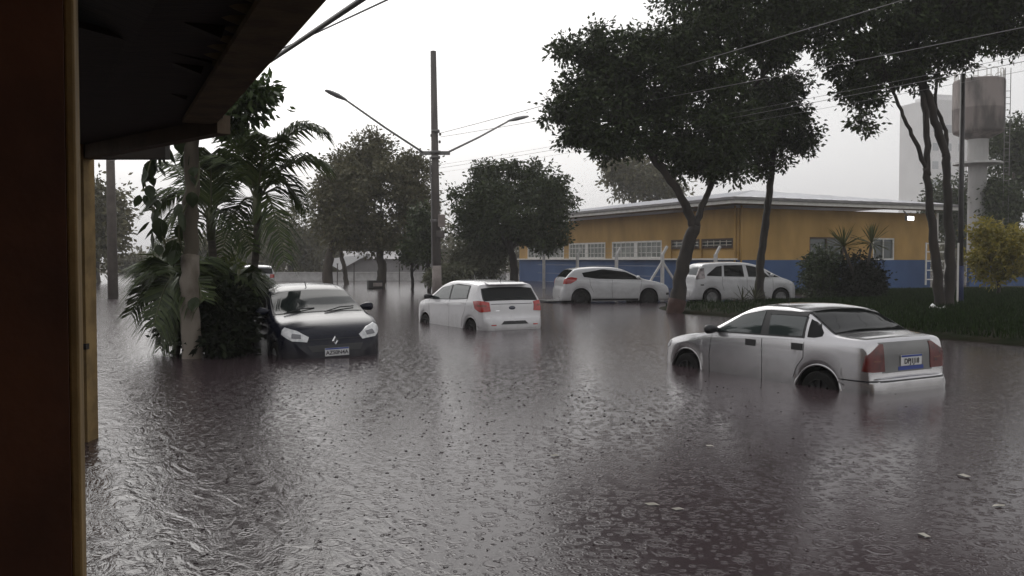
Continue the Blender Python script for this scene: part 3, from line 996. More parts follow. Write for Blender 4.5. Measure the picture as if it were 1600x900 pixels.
# --- shrubs on the verge and by the blue wall
def shrub(px, py, Y, rx, rz, n, size, m, lab, sd, zb=.1, extra=()):
    b0 = Vector((P(px, 450, Y).x, Y, zb))
    return tree('shrub', b0, [([b0, P(px, py + rz * .5, Y), P(px + 2, py, Y)], [.08, .06, .03])],
                [blob(px, py, Y, rx, rz), blob(px - rx * .4, py + rz * .25, Y - .2, rx * .6, rz * .7), blob(px + rx * .4, py - rz * .1, Y, rx * .6, rz * .8)] + list(extra),
                n, size, m, lab, cat='shrub', seed=sd, clump=.25, twigs=14)
shrub(1283, 428, 34.5, 28, 42, 9000, .14, L_dark, 'rounded dark green shrub left of the spiky yucca', 51)
shrub(1345, 436, 33.6, 34, 40, 11000, .14, leaf_mat('blackish_leaf', (.004, .006, .003), (.012, .017, .006), .1, .1, .7), 'blackish clipped shrub below the spiky yucca', 52)
shrub(1560, 395, 33.5, 40, 50, 9000, .16, L_yellow, 'yellowish green shrub in front of the blue wall at right', 53, extra=(blob(1535, 355, 33.5, 20, 22), blob(1590, 370, 33.5, 24, 20), blob(1525, 400, 33, 16, 14)))

def blade_rosette(name, base, heads, L, n, wdt, m, label, cat, trunk_m, trunk_r=.06, seed=3):
    """spiky rosettes of sword leaves on short stems; each leaf is a part"""
    g = random.Random(seed)
    base = Vector(base)
    root = empty(name, base)
    mb = MB()
    for h in heads:
        mb.tube([(0, 0, 0), (Vector(h) - base) * .5 + Vector((.03, 0, 0)), Vector(h) - base], [trunk_r * 1.2, trunk_r, trunk_r * .9], 8)
    mb.build('stem', trunk_m, root, smooth=True)
    lm = MB()
    w = wdt / 2
    lm.add([(0, -w * .6, 0), (0, w * .6, 0), (.35, -w, .012), (.35, w, .012), (.75, -w * .7, .0), (.75, w * .7, 0), (1.0, 0, -.05), (.35, 0, -.008), (.75, 0, -.02)],
           [(0, 1, 3, 7, 2), (2, 7, 8, 4), (7, 3, 5, 8), (4, 8, 6), (8, 5, 6)])
    me = bpy.data.meshes.new('leaf'); me.from_pydata(lm.v, [], lm.f); me.materials.append(m)
    for h in heads:
        for i in range(n):
            az = g.uniform(0, 2 * math.pi)
            el = g.uniform(-.45, 1.45)
            o = link('leaf', me, None, root)
            l_ = L * g.uniform(.75, 1.15)
            o.matrix_local = Matrix.Translation(Vector(h) - base) @ Matrix.Rotation(az, 4, 'Z') @ Matrix.Rotation(-el, 4, 'Y') @ Matrix.Diagonal((l_, 1, l_, 1))
    tag(root, label, cat)
    return root
L_yucca = leaf_mat('yucca_leaf', (0.04, 0.05, 0.015), (0.10, 0.10, 0.03), .2)
blade_rosette('yucca', Vector((P(1345, 450, 33.0).x, 33.0, .1)), [P(1318, 385, 33), P(1362, 380, 33.1)], .85, 42, .06, L_yucca, 'spiky yucca with two heads above the dark shrub', 'yucca', m_bark)
blade_rosette('spiky_plant', Vector((P(1166, 476, 29.6).x, 29.6, .03)), [P(1160, 470, 29.6), P(1180, 468, 29.7)], .62, 26, .05, leaf_mat('dull_sword_leaf', (.03, .034, .016), (.075, .075, .04)), 'low spiky plant at the foot of the slim tree', 'plant', m_bark, trunk_r=.04, seed=9)

# ================================================================== PALMS AND PLANTING BY THE DARK CAR
L_palm = leaf_mat('palm_leaflet', (0.024, 0.038, 0.011), (0.070, 0.095, 0.026), .2)
L_palm2 = leaf_mat('palm_leaflet_dry', (0.06, 0.05, 0.025), (0.10, 0.09, 0.04), .25)
m_rachis = mat('palm_rachis', (0.07, 0.075, 0.03), rough=.6)
m_palmtrunk = mat('palm_trunk', (0.040, 0.032, 0.024), (0.065, 0.055, 0.042), rough=.8, scale=4, bump=.6, bscale=14, stretch=(.4, .4, 4))
def frond(name, b, t, arch, parent, off, m, nl=58, ll=.68, seed=0, hang=.5):
    """b base, t tip (world); quadratic arc with its control point raised by arch"""
    g = random.Random(seed)
    b, t = Vector(b), Vector(t)
    c = (b + t) / 2 + Vector((0, 0, arch)) + (t - b) * -.08
    q = lambda s: b * (1 - s) ** 2 + c * 2 * s * (1 - s) + t * s * s
    mb = MB()
    mb.tube([q(i / 14) - off for i in range(15)], [.022 * (1 - i / 15) + .004 for i in range(15)], 5)
    fo = mb.build(name, m_rachis, parent, smooth=True)
    lf = MB()
    for i in range(nl):
        s = .14 + .86 * (i + g.uniform(-.3, .3)) / nl
        s = min(max(s, .1), 1)
        p = q(s)
        tan = (q(min(s + .02, 1)) - q(max(s - .02, 0))).normalized()
        side = tan.cross(Vector((0, 0, 1)))
        if side.length < .05: side = Vector((1, 0, 0))
        side.normalize()
        L = ll * (.55 + .9 * math.sin(math.pi * min(1, s * .82 + .12))) * g.uniform(.85, 1.1) * .72
        for sg in (-1, 1):
            d = (side * sg * .85 + tan * .65 + Vector((0, 0, g.uniform(-.05, .30)))).normalized()
            p1 = p + d * L * .5
            p2 = p + d * L + Vector((0, 0, -hang * L * g.uniform(.5, 1.2)))
            wv = tan * .020
            lf.add([p - wv * .6 - off, p + wv * .6 - off, p1 + wv - off, p1 - wv - off, p2 - off], [(0, 1, 2, 3), (3, 2, 4)])
    lf.build('leaflets', m, fo)
    return fo
def palm(name, base, top, r, fronds, label, seed, m=None, depth=0.0):
    base, top = Vector(base), Vector(top)
    root = empty(name, base)
    mid = base.lerp(top, .5) + Vector((.03, 0, 0))
    pp, rr = wobble_tube([base - base, mid - base, top - base], [r * 1.25, r, r * .85], amp=.015, seed=seed)
    mb = MB(); mb.tube(pp, rr, 9); mb.build('trunk', m_palmtrunk, root, smooth=True)
    mb = MB(); mb.tube([top - base - Vector((0, 0, .05)), top - base + Vector((0, 0, .25)), top - base + Vector((0, 0, .5))], [r, r * 1.15, r * .5], 9); mb.build('crownshaft', mat('crownshaft', (.06, .065, .03), (.09, .09, .04), rough=.5, scale=3), root, smooth=True)
    for i, (px, py, dY, arch) in enumerate(fronds):
        t = P(px, py, top.y + dY)
        frond('frond', top + Vector((0, 0, .3)), t, arch, root, base, m or L_palm, seed=seed * 100 + i)
    tag(root, label, 'palm')
    return root
YP = 16.2
palm('areca_palm', Vector((P(384, 450, YP).x, YP, -.2)), P(402, 345, YP), .075,
     [(500, 205, -.2, 1.15), (512, 262, .1, .85), (445, 410, -.4, 1.15), (478, 330, .5, .95), (360, 205, -.6, .6), (330, 262, .4, .75), (425, 215, -1.0, .7), (345, 400, .9, .9), (385, 205, .9, .35)],
     'slender palm leaning right beside the dark car', 1)
palm('areca_palm', Vector((P(336, 460, YP + .5).x, YP + .5, -.2)), P(330, 372, YP + .5), .08,
     [(222, 425, -.6, 1.15), (235, 330, .3, .9), (262, 260, .8, .7), (330, 240, -.4, .5), (390, 270, .5, .6), (300, 235, 1.2, .5), (395, 395, -.8, .8), (270, 410, 1.4, .8), (360, 250, 1.5, .5)],
     'palm with drooping fronds behind the vine covered post', 2)
palm('areca_palm', Vector((P(272, 480, 14.9).x, 14.9, -.2)), P(275, 470, 14.9), .06,
     [(204, 492, .2, .62), (240, 510, -.5, .5), (225, 440, .5, .5), (262, 425, -.4, .4), (330, 420, .6, .4), (250, 545, -.2, .45), (320, 470, -.5, .4), (290, 410, 1.0, .3), (235, 470, 1.2, .5), (345, 440, .9, .4)],
     'low young palm left of the post base in the water', 3)
palm('areca_palm', Vector((P(374, 470, 15.6).x, 15.6, -.2)), P(374, 465, 15.6), .05,
     [(405, 458, .6, .25), (398, 470, .3, .25), (340, 438, .2, .3), (372, 440, -.2, .2), (356, 436, .8, .25), (392, 452, 1.0, .25)],
     'short dark palm tuft against the side of the dark car', 4)
shrub(352, 495, 15.1, 36, 44, 9000, .15, leaf_mat('blackish_leaf', (.004, .006, .003), (.012, .017, .006), .1, .1, .7), 'black mass of low shrub left of the dark car', 54, zb=-.1, extra=(blob(335, 525, 14.7, 26, 26), blob(285, 500, 15.3, 20, 34), blob(350, 535, 14.6, 36, 18)))
shrub(345, 428, 17.2, 18, 14, 1600, .14, leaf_mat('bright_shrub_leaf', (.05, .07, .015), (.13, .15, .035)), 'small bright green shrub behind the palm trunk', 55, zb=-.1)

# --- the post with climbing vine and leafy top
bV = G(298, 560)
bV.z = -.3
YV = bV.y
m_oldbark = mat('mossy_bark', (0.045, 0.036, 0.024), (0.075, 0.062, 0.042), rough=.85, scale=4, bump=.7, bscale=16, stretch=(1, 1, .3))
m_lime = mat('peeling_limewash', (0.19, 0.165, 0.135), (0.10, 0.082, 0.062), rough=.85, scale=3.5, bump=.6, bscale=12, stretch=(1, 1, .5), lo=.42, hi=.6)
L_vine = leaf_mat('vine_leaf', (0.018, 0.032, 0.009), (0.055, 0.085, 0.02), .25)
tree('vine_tree', bV, [([bV, P(297, 480, YV), P(299, 400, YV), P(300, 300, YV), P(300, 200, YV), P(305, 150, YV)], [.135, .125, .12, .115, .11, .10]),
                        ([P(300, 210, YV), P(340, 175, YV), P(385, 160, YV)], [.07, .06, .04])],
     [blob(402, 150, YV - .3, 24, 18), blob(370, 165, YV, 26, 22), blob(352, 195, YV + .2, 20, 18), blob(300, 160, YV, 50, 26)], 3600, .16, L_vine,
     'straight old trunk with limewashed base standing in the flood', seed=61, clump=.22, twigs=20, bark=m_oldbark, bands=[(.0, 1.75, m_lime)])
vine = empty('climbing_vine', Vector((bV.x, bV.y, 0)))
mb = MB()
g_ = random.Random(5)
pp = [Vector((.16 * math.cos(a * 1.3), .16 * math.sin(a * 1.3), .9 + a * .42)) for a in np.linspace(0, 7, 26)]
mb.tube(pp, .018, 5)
hang = [Vector((-.16, -.1, 3.6)), Vector((-.5, -.15, 3.3)), Vector((-.62, -.2, 2.8)), Vector((-.45, -.2, 2.2)), Vector((-.25, -.2, 1.7))]
mb.tube(hang, .014, 5)
mb.build('stem', m_rachis, vine, smooth=True)
vl = MB()
hp = [(0, 0), (.10, .05), (.17, .16), (.15, .30), (.06, .40), (0, .48), (-.06, .40), (-.15, .30), (-.17, .16), (-.10, .05)]
vl.add([(x, y, -abs(x) * .25 - y * y * .3) for x, y in hp] + [(0, .2, .01)], [(i, (i + 1) % 10, 10) for i in range(10)])
vme = bpy.data.meshes.new('leaf'); vme.from_pydata(vl.v, [], vl.f); vme.materials.append(leaf_mat('dark_vine_leaf', (.010, .016, .006), (.028, .042, .012), .2))
for i in range(64):
    if i < 40:
        t = g_.uniform(0, 3.999); k0 = int(t); p = hang[k0].lerp(hang[k0 + 1], t - k0) + Vector((g_.uniform(-.14, .14), g_.uniform(-.14, .14), g_.uniform(-.12, .12)))
    else:
        p = g_.choice(pp) + Vector((g_.uniform(-.12, .05), g_.uniform(-.2, .05), g_.uniform(-.1, .1)))
    o = link('leaf', vme, None, vine)
    sc_ = g_.uniform(.38, .72)
    o.matrix_local = Matrix.Translation(p) @ Matrix.Rotation(g_.uniform(0, 6.28), 4, 'Z') @ Matrix.Rotation(g_.uniform(-2.2, -1.0), 4, 'X') @ Matrix.Rotation(g_.uniform(-.5, .5), 4, 'Y') @ Matrix.Scale(sc_, 4)
tag(vine, 'broad leaved vine hanging left of the old trunk', 'vine')

# ================================================================== POLES, LAMPS, WIRES
m_pole = mat('weathered_concrete_pole', (0.085, 0.075, 0.07), (0.13, 0.115, 0.105), rough=.85, scale=3, bump=.4, stretch=(1, 1, .3))
m_poleb = mat('pale_pole_base', (0.22, 0.19, 0.175), (0.30, 0.26, 0.24), rough=.85, scale=3, bump=.3)
m_metal = mat('dull_steel', (0.16, 0.155, 0.15), (0.22, 0.21, 0.20), rough=.5, metal=.4, scale=4)
m_grey = mat('grey_plastic', (0.20, 0.20, 0.20), rough=.5)
YU = 39.0
bU = Vector((P(683, 405, YU).x, YU, -.3))
pole = empty('utility_pole', bU)
tp = P(677, 80, YU)
mb = MB(); mb.tube([(0, 0, 0), tp - bU], [.205, .125], 14); mb.build('shaft', m_pole, pole, smooth=True)
ax0 = (tp - bU).normalized()
mb = MB(); mb.tube([ax0 * .25, ax0 * 1.62], [.215, .203], 14); mb.build('painted_base', m_poleb, pole, smooth=True)
mb = MB()
for (py, w_) in ((238, .24), (246, .21), (205, .19), (345, .22)):
    c = P(680.3, py, YU) - bU
    mb.tube([c - ax0 * .06, c + ax0 * .06], w_, 12)
mb.build('clamp', m_metal, pole, smooth=True)
cl = P(680, 240, YU)
mb = MB(); mb.bar(cl + Vector((-.65, -.02, .02)) - bU, cl + Vector((.65, -.02, .02)) - bU, .12, .16); mb.build('crossarm', m_metal, pole)
def lamp_arm(tipx, tipy, ex, ey, lab_side, dY):
    t = P(tipx, tipy, YU + dY)
    e = P(ex, ey, YU + dY * 1.15)
    st = cl + Vector((.5 if ex > 680 else -.5, 0, .03))
    mb = MB(); mb.tube([st - bU, st.lerp(t, .5) - bU + Vector((0, 0, -.04)), t - bU], [.045, .042, .038], 8)
    arm = mb.build('lamp_arm', m_metal, pole, smooth=True)
    d = (e - t)
    L = d.length
    dn = d.normalized()
    sd = dn.cross(Vector((0, 0, 1))).normalized()
    up = sd.cross(dn)
    rows = []
    for f_, w_, h_ in ((-.05, .05, .05), (.12, .11, .08), (.4, .17, .12), (.75, .17, .10), (.95, .12, .06), (1.0, .05, .03)):
        c = t + d * f_ - bU
        rows.append([c + sd * (w_ * math.cos(a)) + up * (h_ * math.sin(a) * (.9 if math.sin(a) > 0 else .6)) for a in [2 * math.pi * q / 12 for q in range(13)]])
    mb = MB(); mb.grid(rows); mb.build('luminaire', m_grey, pole, smooth=True)
lamp_arm(540, 156, 508, 141, 0, -3.0)
lamp_arm(795, 189, 826, 182, 1, 2.0)
mb = MB()
for (dx, py) in ((-.16, 212), (.22, 210), (.2, 222), (-.2, 262), (-.2, 268), (-.2, 274), (-.2, 281)):
    c = P(680, py, YU) - bU
    mb.lathe([(.0, -.06), (.06, -.05), (.035, -.02), (.065, 0), (.035, .03), (.06, .05), (0, .07)], 10, c + Vector((dx, -.05, 0)))
mb.build('insulators', mat('porcelain', (.14, .12, .11), rough=.3), pole, smooth=True)
for (px, py, w_, h_) in ((690, 345, .30, .55), (688, 366, .36, .30)):
    c = P(px, py, YU - .25) - bU
    mb = MB(); mb.box(c, (w_, .3, h_)); mb.build('equipment_box', m_poleb if py < 350 else m_pole, pole, bevel=.03)
mb = MB(); mb.tube([P(672, 245, YU - .2) - bU, P(674, 300, YU - .2) - bU, P(675, 420, YU - .22) - bU], .025, 6); mb.build('conduit', m_metal, pole)
tag(pole, 'tall concrete utility pole with two street lamp arms', 'utility pole')

def catenary(a, b, sag, n=24):
    a, b = Vector(a), Vector(b)
    return [a.lerp(b, i / n) - Vector((0, 0, 4 * sag * (i / n) * (1 - i / n))) for i in range(n + 1)]
def wire(a, b, sag, r, m, lab, grp='overhead wires'):
    a, b = Vector(a), Vector(b)
    o = empty('overhead_wire', a)
    return o
def wire1(a, b, sag, r, m, lab, grp='overhead wires'):
    mb = MB(); mb.tube(catenary(a, b, sag), r, 5)
    o = mb.build('overhead_wire', m, smooth=True)
    return tag(o, lab, 'wire', grp)
wire1(P(688, 208, YU), P(1700, -88, 15.5), .10, .011, m_wire2, 'uppermost pale wire crossing the large dark tree from the pole')
wire1(P(688, 214, YU), P(1750, 12, 15.5), .10, .009, m_wire2, 'second pale wire crossing the large dark tree to the right edge')
wire1(P(684, 258, YU), P(1750, 56, 17.0), .12, .005, m_wire2, 'upper thin wire of the low bundle right of the slim tree')
wire1(P(684, 263, YU), P(1750, 66, 17.0), .12, .007, m_wire2, 'middle thick wire of the low bundle right of the slim tree')
wire1(P(684, 270, YU), P(1750, 82, 17.0), .12, .004, m_wire2, 'lowest thin wire of the low bundle right of the slim tree')
# cable along the porch eave and two thinner ones, towards the far left pole
YL = 36.5
bL = G(176, 466); bL = Vector((P(176, 405, YL).x, YL, -.3))
def eave_wire(px0, py0, Y0, zpole, r, lab, sag=.15):
    a = P(px0, py0, Y0)
    b = Vector((bL.x, bL.y, zpole))
    back = a + (a - b) * .22
    wire1(back, b, sag, r, m_wire, lab)
eave_wire(535, 0, 4.3, 5.6, .014, 'thick black cable running beside the porch eave', .1)
eave_wire(568, 4, 6.5, 7.2, .007, 'thin wire farther out beside the porch eave', .1)
lpole = empty('utility_pole', bL)
mb = MB(); mb.tube([(0, 0, 0), (-.05, 0, 9.2)], [.21, .14], 12); mb.build('shaft', mat('grey_brown_pole', (.10, .085, .075), (.14, .12, .105), rough=.85, scale=3, bump=.3), lpole, smooth=True)
mb = MB(); mb.bar((-.8, 0, 7.4), (.8, 0, 7.4), .1, .12); mb.build('crossarm', m_metal, lpole)
tag(lpole, 'far utility pole standing in the flooded street at left', 'utility pole')
# thin dark post on the verge
bP = Vector((P(1500, 470, 27.5).x, 27.5, .1))
sp = empty('steel_post', bP)
mb = MB(); mb.tube([(0, 0, 0), (-.03, 0, 7.2)], [.085, .07], 10); mb.build('shaft', mat('dark_post', (.035, .033, .033), (.055, .05, .05), rough=.5, scale=3), sp, smooth=True)
mb = MB(); mb.tube([(0, 0, .02), (0, 0, 1.3)], [.10, .098], 10); mb.build('painted_base', mat('dark_blue_paint', (.02, .03, .09), rough=.6), sp, smooth=True)
mb = MB(); mb.tube([(-.14, -.12, .1), (-.14, -.12, 2.0)], .028, 8); mb.build('conduit', m_white, sp)
tag(sp, 'thin dark steel post right of the crooked trunks', 'post')

# ================================================================== FAR BUILDINGS, WATER TOWER
m_tank = mat('stained_pink_concrete', (0.24, 0.205, 0.19), (0.10, 0.088, 0.082), rough=.85, scale=1.6, bump=.2, stretch=(1, 1, .25), lo=.4, hi=.62)
YT = 60.0
cT = P(1525, 405, YT); cT.z = 0
wt = empty('water_tower', cT)
zt = lambda py: P(1525, py, YT).z
sT = YT / F
r_t = 37 * sT
mb = MB(); mb.lathe([(r_t * .2, zt(124)), (r_t * .97, zt(126)), (r_t, zt(129)), (r_t, zt(170)), (r_t * 1.012, zt(171)), (r_t * 1.0, zt(172)), (r_t * .99, zt(204)), (r_t * .95, zt(208)), (r_t * .62, zt(214)), (r_t * .40, zt(218))], 40); mb.build('tank', m_tank, wt, smooth=True)
mb = MB(); mb.lathe([(r_t * .40, zt(218)), (r_t * .40, zt(256)), (r_t * .36, zt(258)), (r_t * .36, -.2)], 24); mb.build('stem', mat('pale_tower_stem', (.36, .35, .34), (.46, .45, .44), rough=.8, scale=1.5, stretch=(1, 1, .3)), wt, smooth=True)
mb = MB(); mb.lathe([(r_t * .40, zt(258)), (r_t * .95, zt(257)), (r_t * .95, zt(254)), (r_t * .40, zt(253))], 24); mb.build('platform', m_conc, wt)
for i in range(12):
    a = i * math.pi / 6
    p0 = Vector((math.cos(a) * r_t * .93, math.sin(a) * r_t * .93, zt(127)))
    a2 = a + math.pi / 9
    p1 = Vector((math.cos(a2) * r_t * .93, math.sin(a2) * r_t * .93, zt(127)))
    h = Vector((0, 0, 15 * sT))
    mb = MB(); mb.tube([p0, p0 + h * .9, p0 * .7 + p1 * .3 + h * 1.0 if False else p0.lerp(p1, .3) + h, p0.lerp(p1, .7) + h, p1 + h * .9, p1], .03, 5); mb.build('railing', m_white, wt)
mb = MB()
for dx in (-.18, .18):
    mb.tube([(r_t * .8 + dx, -r_t * .75, 0.2), (r_t * .8 + dx, -r_t * .75, zt(112))], .025, 5)
for i in range(30):
    z = .5 + i * .42
    mb.tube([(r_t * .8 - .18, -r_t * .75, z), (r_t * .8 + .18, -r_t * .75, z)], .018, 4)
mb.build('ladder', m_metal, wt)
tag(wt, 'stained pinkish concrete water tower at right', 'water tower')

hr = P(1455, 405, 145); hr.z = 0
ht = empty('apartment_tower', hr, .25)
hz = P(1455, 162, 145).z
m_hr = mat('pale_tower_plaster', (.76, .75, .75), (.82, .81, .81), rough=.8, scale=.3)
mb = MB(); mb.box((0, 0, hz / 2), (7.2, 7, hz)); mb.build('wall', m_hr, ht)
mb = MB(); mb.box((.5, 0, hz + .5), (4, 5, 1.0)); mb.build('roof_house', m_hr, ht)
wme = MB(); wme.box((0, 0, 0), (1.1, .12, 1.2))
wme_ = bpy.data.meshes.new('window'); wme_.from_pydata(wme.v, [], wme.f); wme_.materials.append(mat('faint_window', (.50, .51, .53), rough=.2))
for fl2 in range(8):
    for xx in (-2.4, 0, 2.4):
        o = link('window', wme_, None, ht); o.location = (xx, -3.47, 2.0 + fl2 * 2.9)
tag(ht, 'pale high block of flats fading behind the crooked trunks', 'building')

# small house with white roof down the street
hs = P(590, 405, 72); hs.z = 0
hh = empty('far_house', hs, .15)
mb = MB(); mb.box((1.0, 0, .55), (7.6, 5, 2.1)); mb.build('wall', mat('grey_house_wall', (.20, .19, .19), (.26, .25, .25), rough=.85, scale=.8), hh)
mb = MB(); mb.add([(-4.2, -3, 1.55), (-.6, -3, 2.05), (-.6, 3, 2.05), (-4.2, 3, 1.55), (-2.9, -3, .75)], [(0, 1, 2, 3), (0, 4, 1)]); mb.build('awning', mat('white_sheet_roof', (.75, .75, .75), rough=.5), hh)
mb = MB(); mb.add([(-2.8, -2.7, 1.62), (4.9, -2.7, 1.62), (4.9, 2.7, 1.62), (-2.8, 2.7, 1.62), (-2.8, 0, 2.25), (4.9, 0, 2.25)], [(0, 1, 5, 4), (2, 3, 4, 5), (0, 4, 3), (1, 2, 5)]); mb.build('roof', mat('grey_fibre_roof', (.33, .32, .32), (.42, .41, .41), rough=.8, scale=1), hh)
tag(hh, 'low grey far house with bright white awning left of the pole', 'house')
for i, (px, lab) in enumerate(((527, 'far thin fence stake behind the leaning trunk'), (553, 'far thin fence stake left of the olive tree trunk'), (603, 'far thin fence stake right of the olive tree trunk'), (624, 'far thin fence stake left of the sapling'))):
    b0 = Vector((P(px, 440, 57).x, 57, -.2))
    o = empty('fence_stake', b0)
    mb = MB(); mb.tube([(0, 0, 0), (.02, 0, 1.5)], .035, 6); mb.build('stake', m_pole, o)
    mb = MB(); mb.box((.02, 0, 1.5), (.1, .1, .05)); mb.build('cap', m_pole, o)
    tag(o, lab, 'stake', 'far fence stakes')
# low pale wall behind the trees
lw = P(560, 405, 66); lw.z = 0
o = empty('low_wall', lw, .05)
mb = MB(); mb.box((0, 0, .18), (22, .25, .8)); mb.build('wall_face', m_conc, o)
mb = MB(); mb.box((0, 0, .61), (22.2, .35, .06)); mb.build('coping', m_conc, o)
tag(o, 'low pale wall far behind the hazy tree trunks', 'wall')
# crate by the tree trunk
cr = G(586, 446); cr = Vector((P(586, 446, 48.5).x, 48.5, 0))
o = empty('crate', cr, .3)
mb = MB(); mb.box((0, 0, .22), (.8, .6, .44)); mb.build('box', mat('dark_crate', (.02, .018, .016), rough=.7), o, bevel=.02)
mb = MB(); mb.box((.1, -.31, .22), (.5, .03, .2)); mb.build('label_panel', m_poleb, o)
tag(o, 'dark crate beside the hazy olive tree trunk', 'crate')
# pale litter at the crooked trunks
lb = Vector((P(1464, 482, 25.2).x, 25.2, .16))
mb = MB()
g_ = random.Random(2)
rows = []
for j in range(6):
    rows.append([(-.22 + .088 * i + g_.uniform(-.03, .03), -.10 + .04 * j, .02 + max(0, .13 * math.sin(i * 1.35)) * math.sin(math.pi * (j + .5) / 6) + g_.uniform(0, .05)) for i in range(6)])
mb.grid(rows)
o = mb.build('plastic_bag', mat('white_plastic', (.75, .75, .74), rough=.35), smooth=True)
o.location = lb
sd_ = o.modifiers.new('solid', 'SOLIDIFY'); sd_.thickness = .01
tag(o, 'crumpled white plastic bag at the foot of the crooked trunks', 'bag')

# floating leaves and foam bits on the water
m_bit = mat('floating_pale_leaf', (.34, .32, .27), rough=.5)
bit = MB(); bit.add([(-.06, 0, 0), (-.02, -.025, .012), (.04, -.02, .006), (.07, 0, .014), (.03, .025, .004), (-.03, .022, .010), (0, 0, .022)], [(0, 1, 6), (1, 2, 6), (2, 3, 6), (3, 4, 6), (4, 5, 6), (5, 0, 6)])
bme = bpy.data.meshes.new('floating_leaf'); bme.from_pydata(bit.v, [], bit.f); bme.materials.append(m_bit)
for (px, py, s_, lab) in ((1020, 790, .8, 'pale leaf floating left of a second one near the bottom'), (1060, 797, .7, 'pale leaf floating just right of its neighbour near the bottom'), (1505, 745, .9, 'pale leaf floating below the silver sedan at right'),
                          (1560, 792, .7, 'pale leaf floating near the right edge'), (1443, 838, .8, 'pale leaf floating at lower right corner of the flood'), (1110, 698, .6, 'tiny pale leaf floating in the middle of the flood'), (868, 713, .7, 'pale leaf floating left of the middle')):
    o = link('floating_leaf', bme)
    o.location = G(px, py) + Vector((0, 0, .004)); o.rotation_euler = (0, 0, random.uniform(0, 6)); o.scale = (s_,) * 3
    tag(o, lab, 'leaf', 'leaves floating on the flood')

# rain splashes: small water crowns thrown up by the drops
ns = 1700
sy = 2.6 + 9 * rng.uniform(0, 1, ns) ** 1.3
sx_ = sy * np.clip(rng.normal(-.10, .22, ns), -.50, .60)
okm = (sx_ * V.x + sy * V.y) > .25
sx_, sy = sx_[okm], sy[okm]
ns = len(sx_)
ang = np.linspace(0, 2 * np.pi, 7)[:-1]
sr = rng.uniform(.005, .013, ns)
sh = rng.uniform(.001, .005, ns) * (sy / 7)
ring0 = np.stack([sx_[:, None] + np.cos(ang) * sr[:, None], sy[:, None] + np.sin(ang) * sr[:, None], np.full((ns, 6), -.002)], 2)
jag = rng.uniform(.4, 1.0, (ns, 6))
ring1 = np.stack([sx_[:, None] + np.cos(ang) * sr[:, None] * 1.25, sy[:, None] + np.sin(ang) * sr[:, None] * 1.25, sh[:, None] * jag], 2)
sv = np.concatenate([ring0, ring1], 1).reshape(-1, 3)
sf = np.concatenate([np.arange(ns)[:, None] * 12 + np.array([[k, (k + 1) % 6, (k + 1) % 6 + 6, k + 6]]) for k in range(6)], 0)
tag(link('rain_splashes', np_mesh('rain_splashes', sv, sf, True), mat('splash_water', (.06, .05, .048), rough=.1, spec=.5)), 'tiny rain splashes pitting the flood water', 'splash', kind='stuff')

# ================================================================== CARS
def pchip(pts):
    x = np.array([p[0] for p in pts], float)
    y = np.array([p[1] for p in pts], float)
    h = np.diff(x)
    d = np.diff(y) / h
    m = np.zeros(len(x))
    for i in range(1, len(x) - 1):
        if d[i - 1] * d[i] > 0:
            w1, w2 = 2 * h[i] + h[i - 1], h[i] + 2 * h[i - 1]
            m[i] = (w1 + w2) / (w1 / d[i - 1] + w2 / d[i])
    m[0], m[-1] = d[0], d[-1]
    def f(q):
        q = min(max(q, x[0]), x[-1])
        i = int(min(max(np.searchsorted(x, q) - 1, 0), len(h) - 1))
        t = (q - x[i]) / h[i]
        return float((2 * t**3 - 3 * t**2 + 1) * y[i] + (t**3 - 2 * t**2 + t) * h[i] * m[i] + (-2 * t**3 + 3 * t**2) * y[i + 1] + (t**3 - t**2) * h[i] * m[i + 1])
    return f

m_rubber = mat('tyre_rubber', (0.008, 0.008, 0.008), (0.015, 0.014, 0.013), rough=.75, scale=8, spec=.15)
m_rim = mat('grey_alloy', (0.20, 0.20, 0.20), (0.28, 0.28, 0.28), rough=.35, metal=.6, scale=5)
m_rimd = mat('dark_steel_rim', (0.018, 0.018, 0.018), rough=.5, spec=.2)
m_blackplastic = mat('black_plastic', (0.010, 0.010, 0.011), rough=.45)
m_liner = mat('black_liner', (0.004, 0.004, 0.004), rough=.95, spec=.1)
m_seam = mat('seam_shadow_gap', (0.02, 0.02, 0.02), rough=.8)
m_carglass = mat('tinted_car_glass', (0.006, 0.007, 0.007), rough=.04, spec=.16)
m_lightglass = mat('lighter_car_glass', (0.030, 0.040, 0.039), rough=.04, spec=.8, coat=.4)
m_red = mat('red_lamp_plastic', (0.30, 0.012, 0.012), (0.42, 0.03, 0.02), rough=.15, coat=.6, scale=9)
m_darkred = mat('dark_red_lamp_plastic', (0.070, 0.007, 0.006), (0.13, 0.013, 0.010), rough=.2, coat=.15, scale=9)
m_orange = mat('amber_lamp_plastic', (0.16, 0.03, 0.010), rough=.2, coat=.6)
m_lampclear = mat('clear_lamp', (0.62, 0.62, 0.62), (0.42, 0.43, 0.44), rough=.12, coat=1.0, scale=16)
m_chrome = mat('chrome', (0.75, 0.75, 0.76), rough=.15, metal=1.0)
m_plate = mat('plate_white', (0.70, 0.70, 0.70), rough=.5)
m_plateblue = mat('plate_blue', (0.03, 0.06, 0.28), rough=.5)
m_ink = mat('plate_ink', (0.015, 0.015, 0.02), rough=.6)

def paint(name, c1, c2, rough=.28, metal=0.0, coat=1.0, spec=.5, mud_shade=.28):
    return mat(name, c1, c2, rough=rough, metal=metal, coat=coat, scale=1.4, detail=7, lo=.3, hi=.7, rvar=.06, spec=spec, mud_shade=mud_shade)

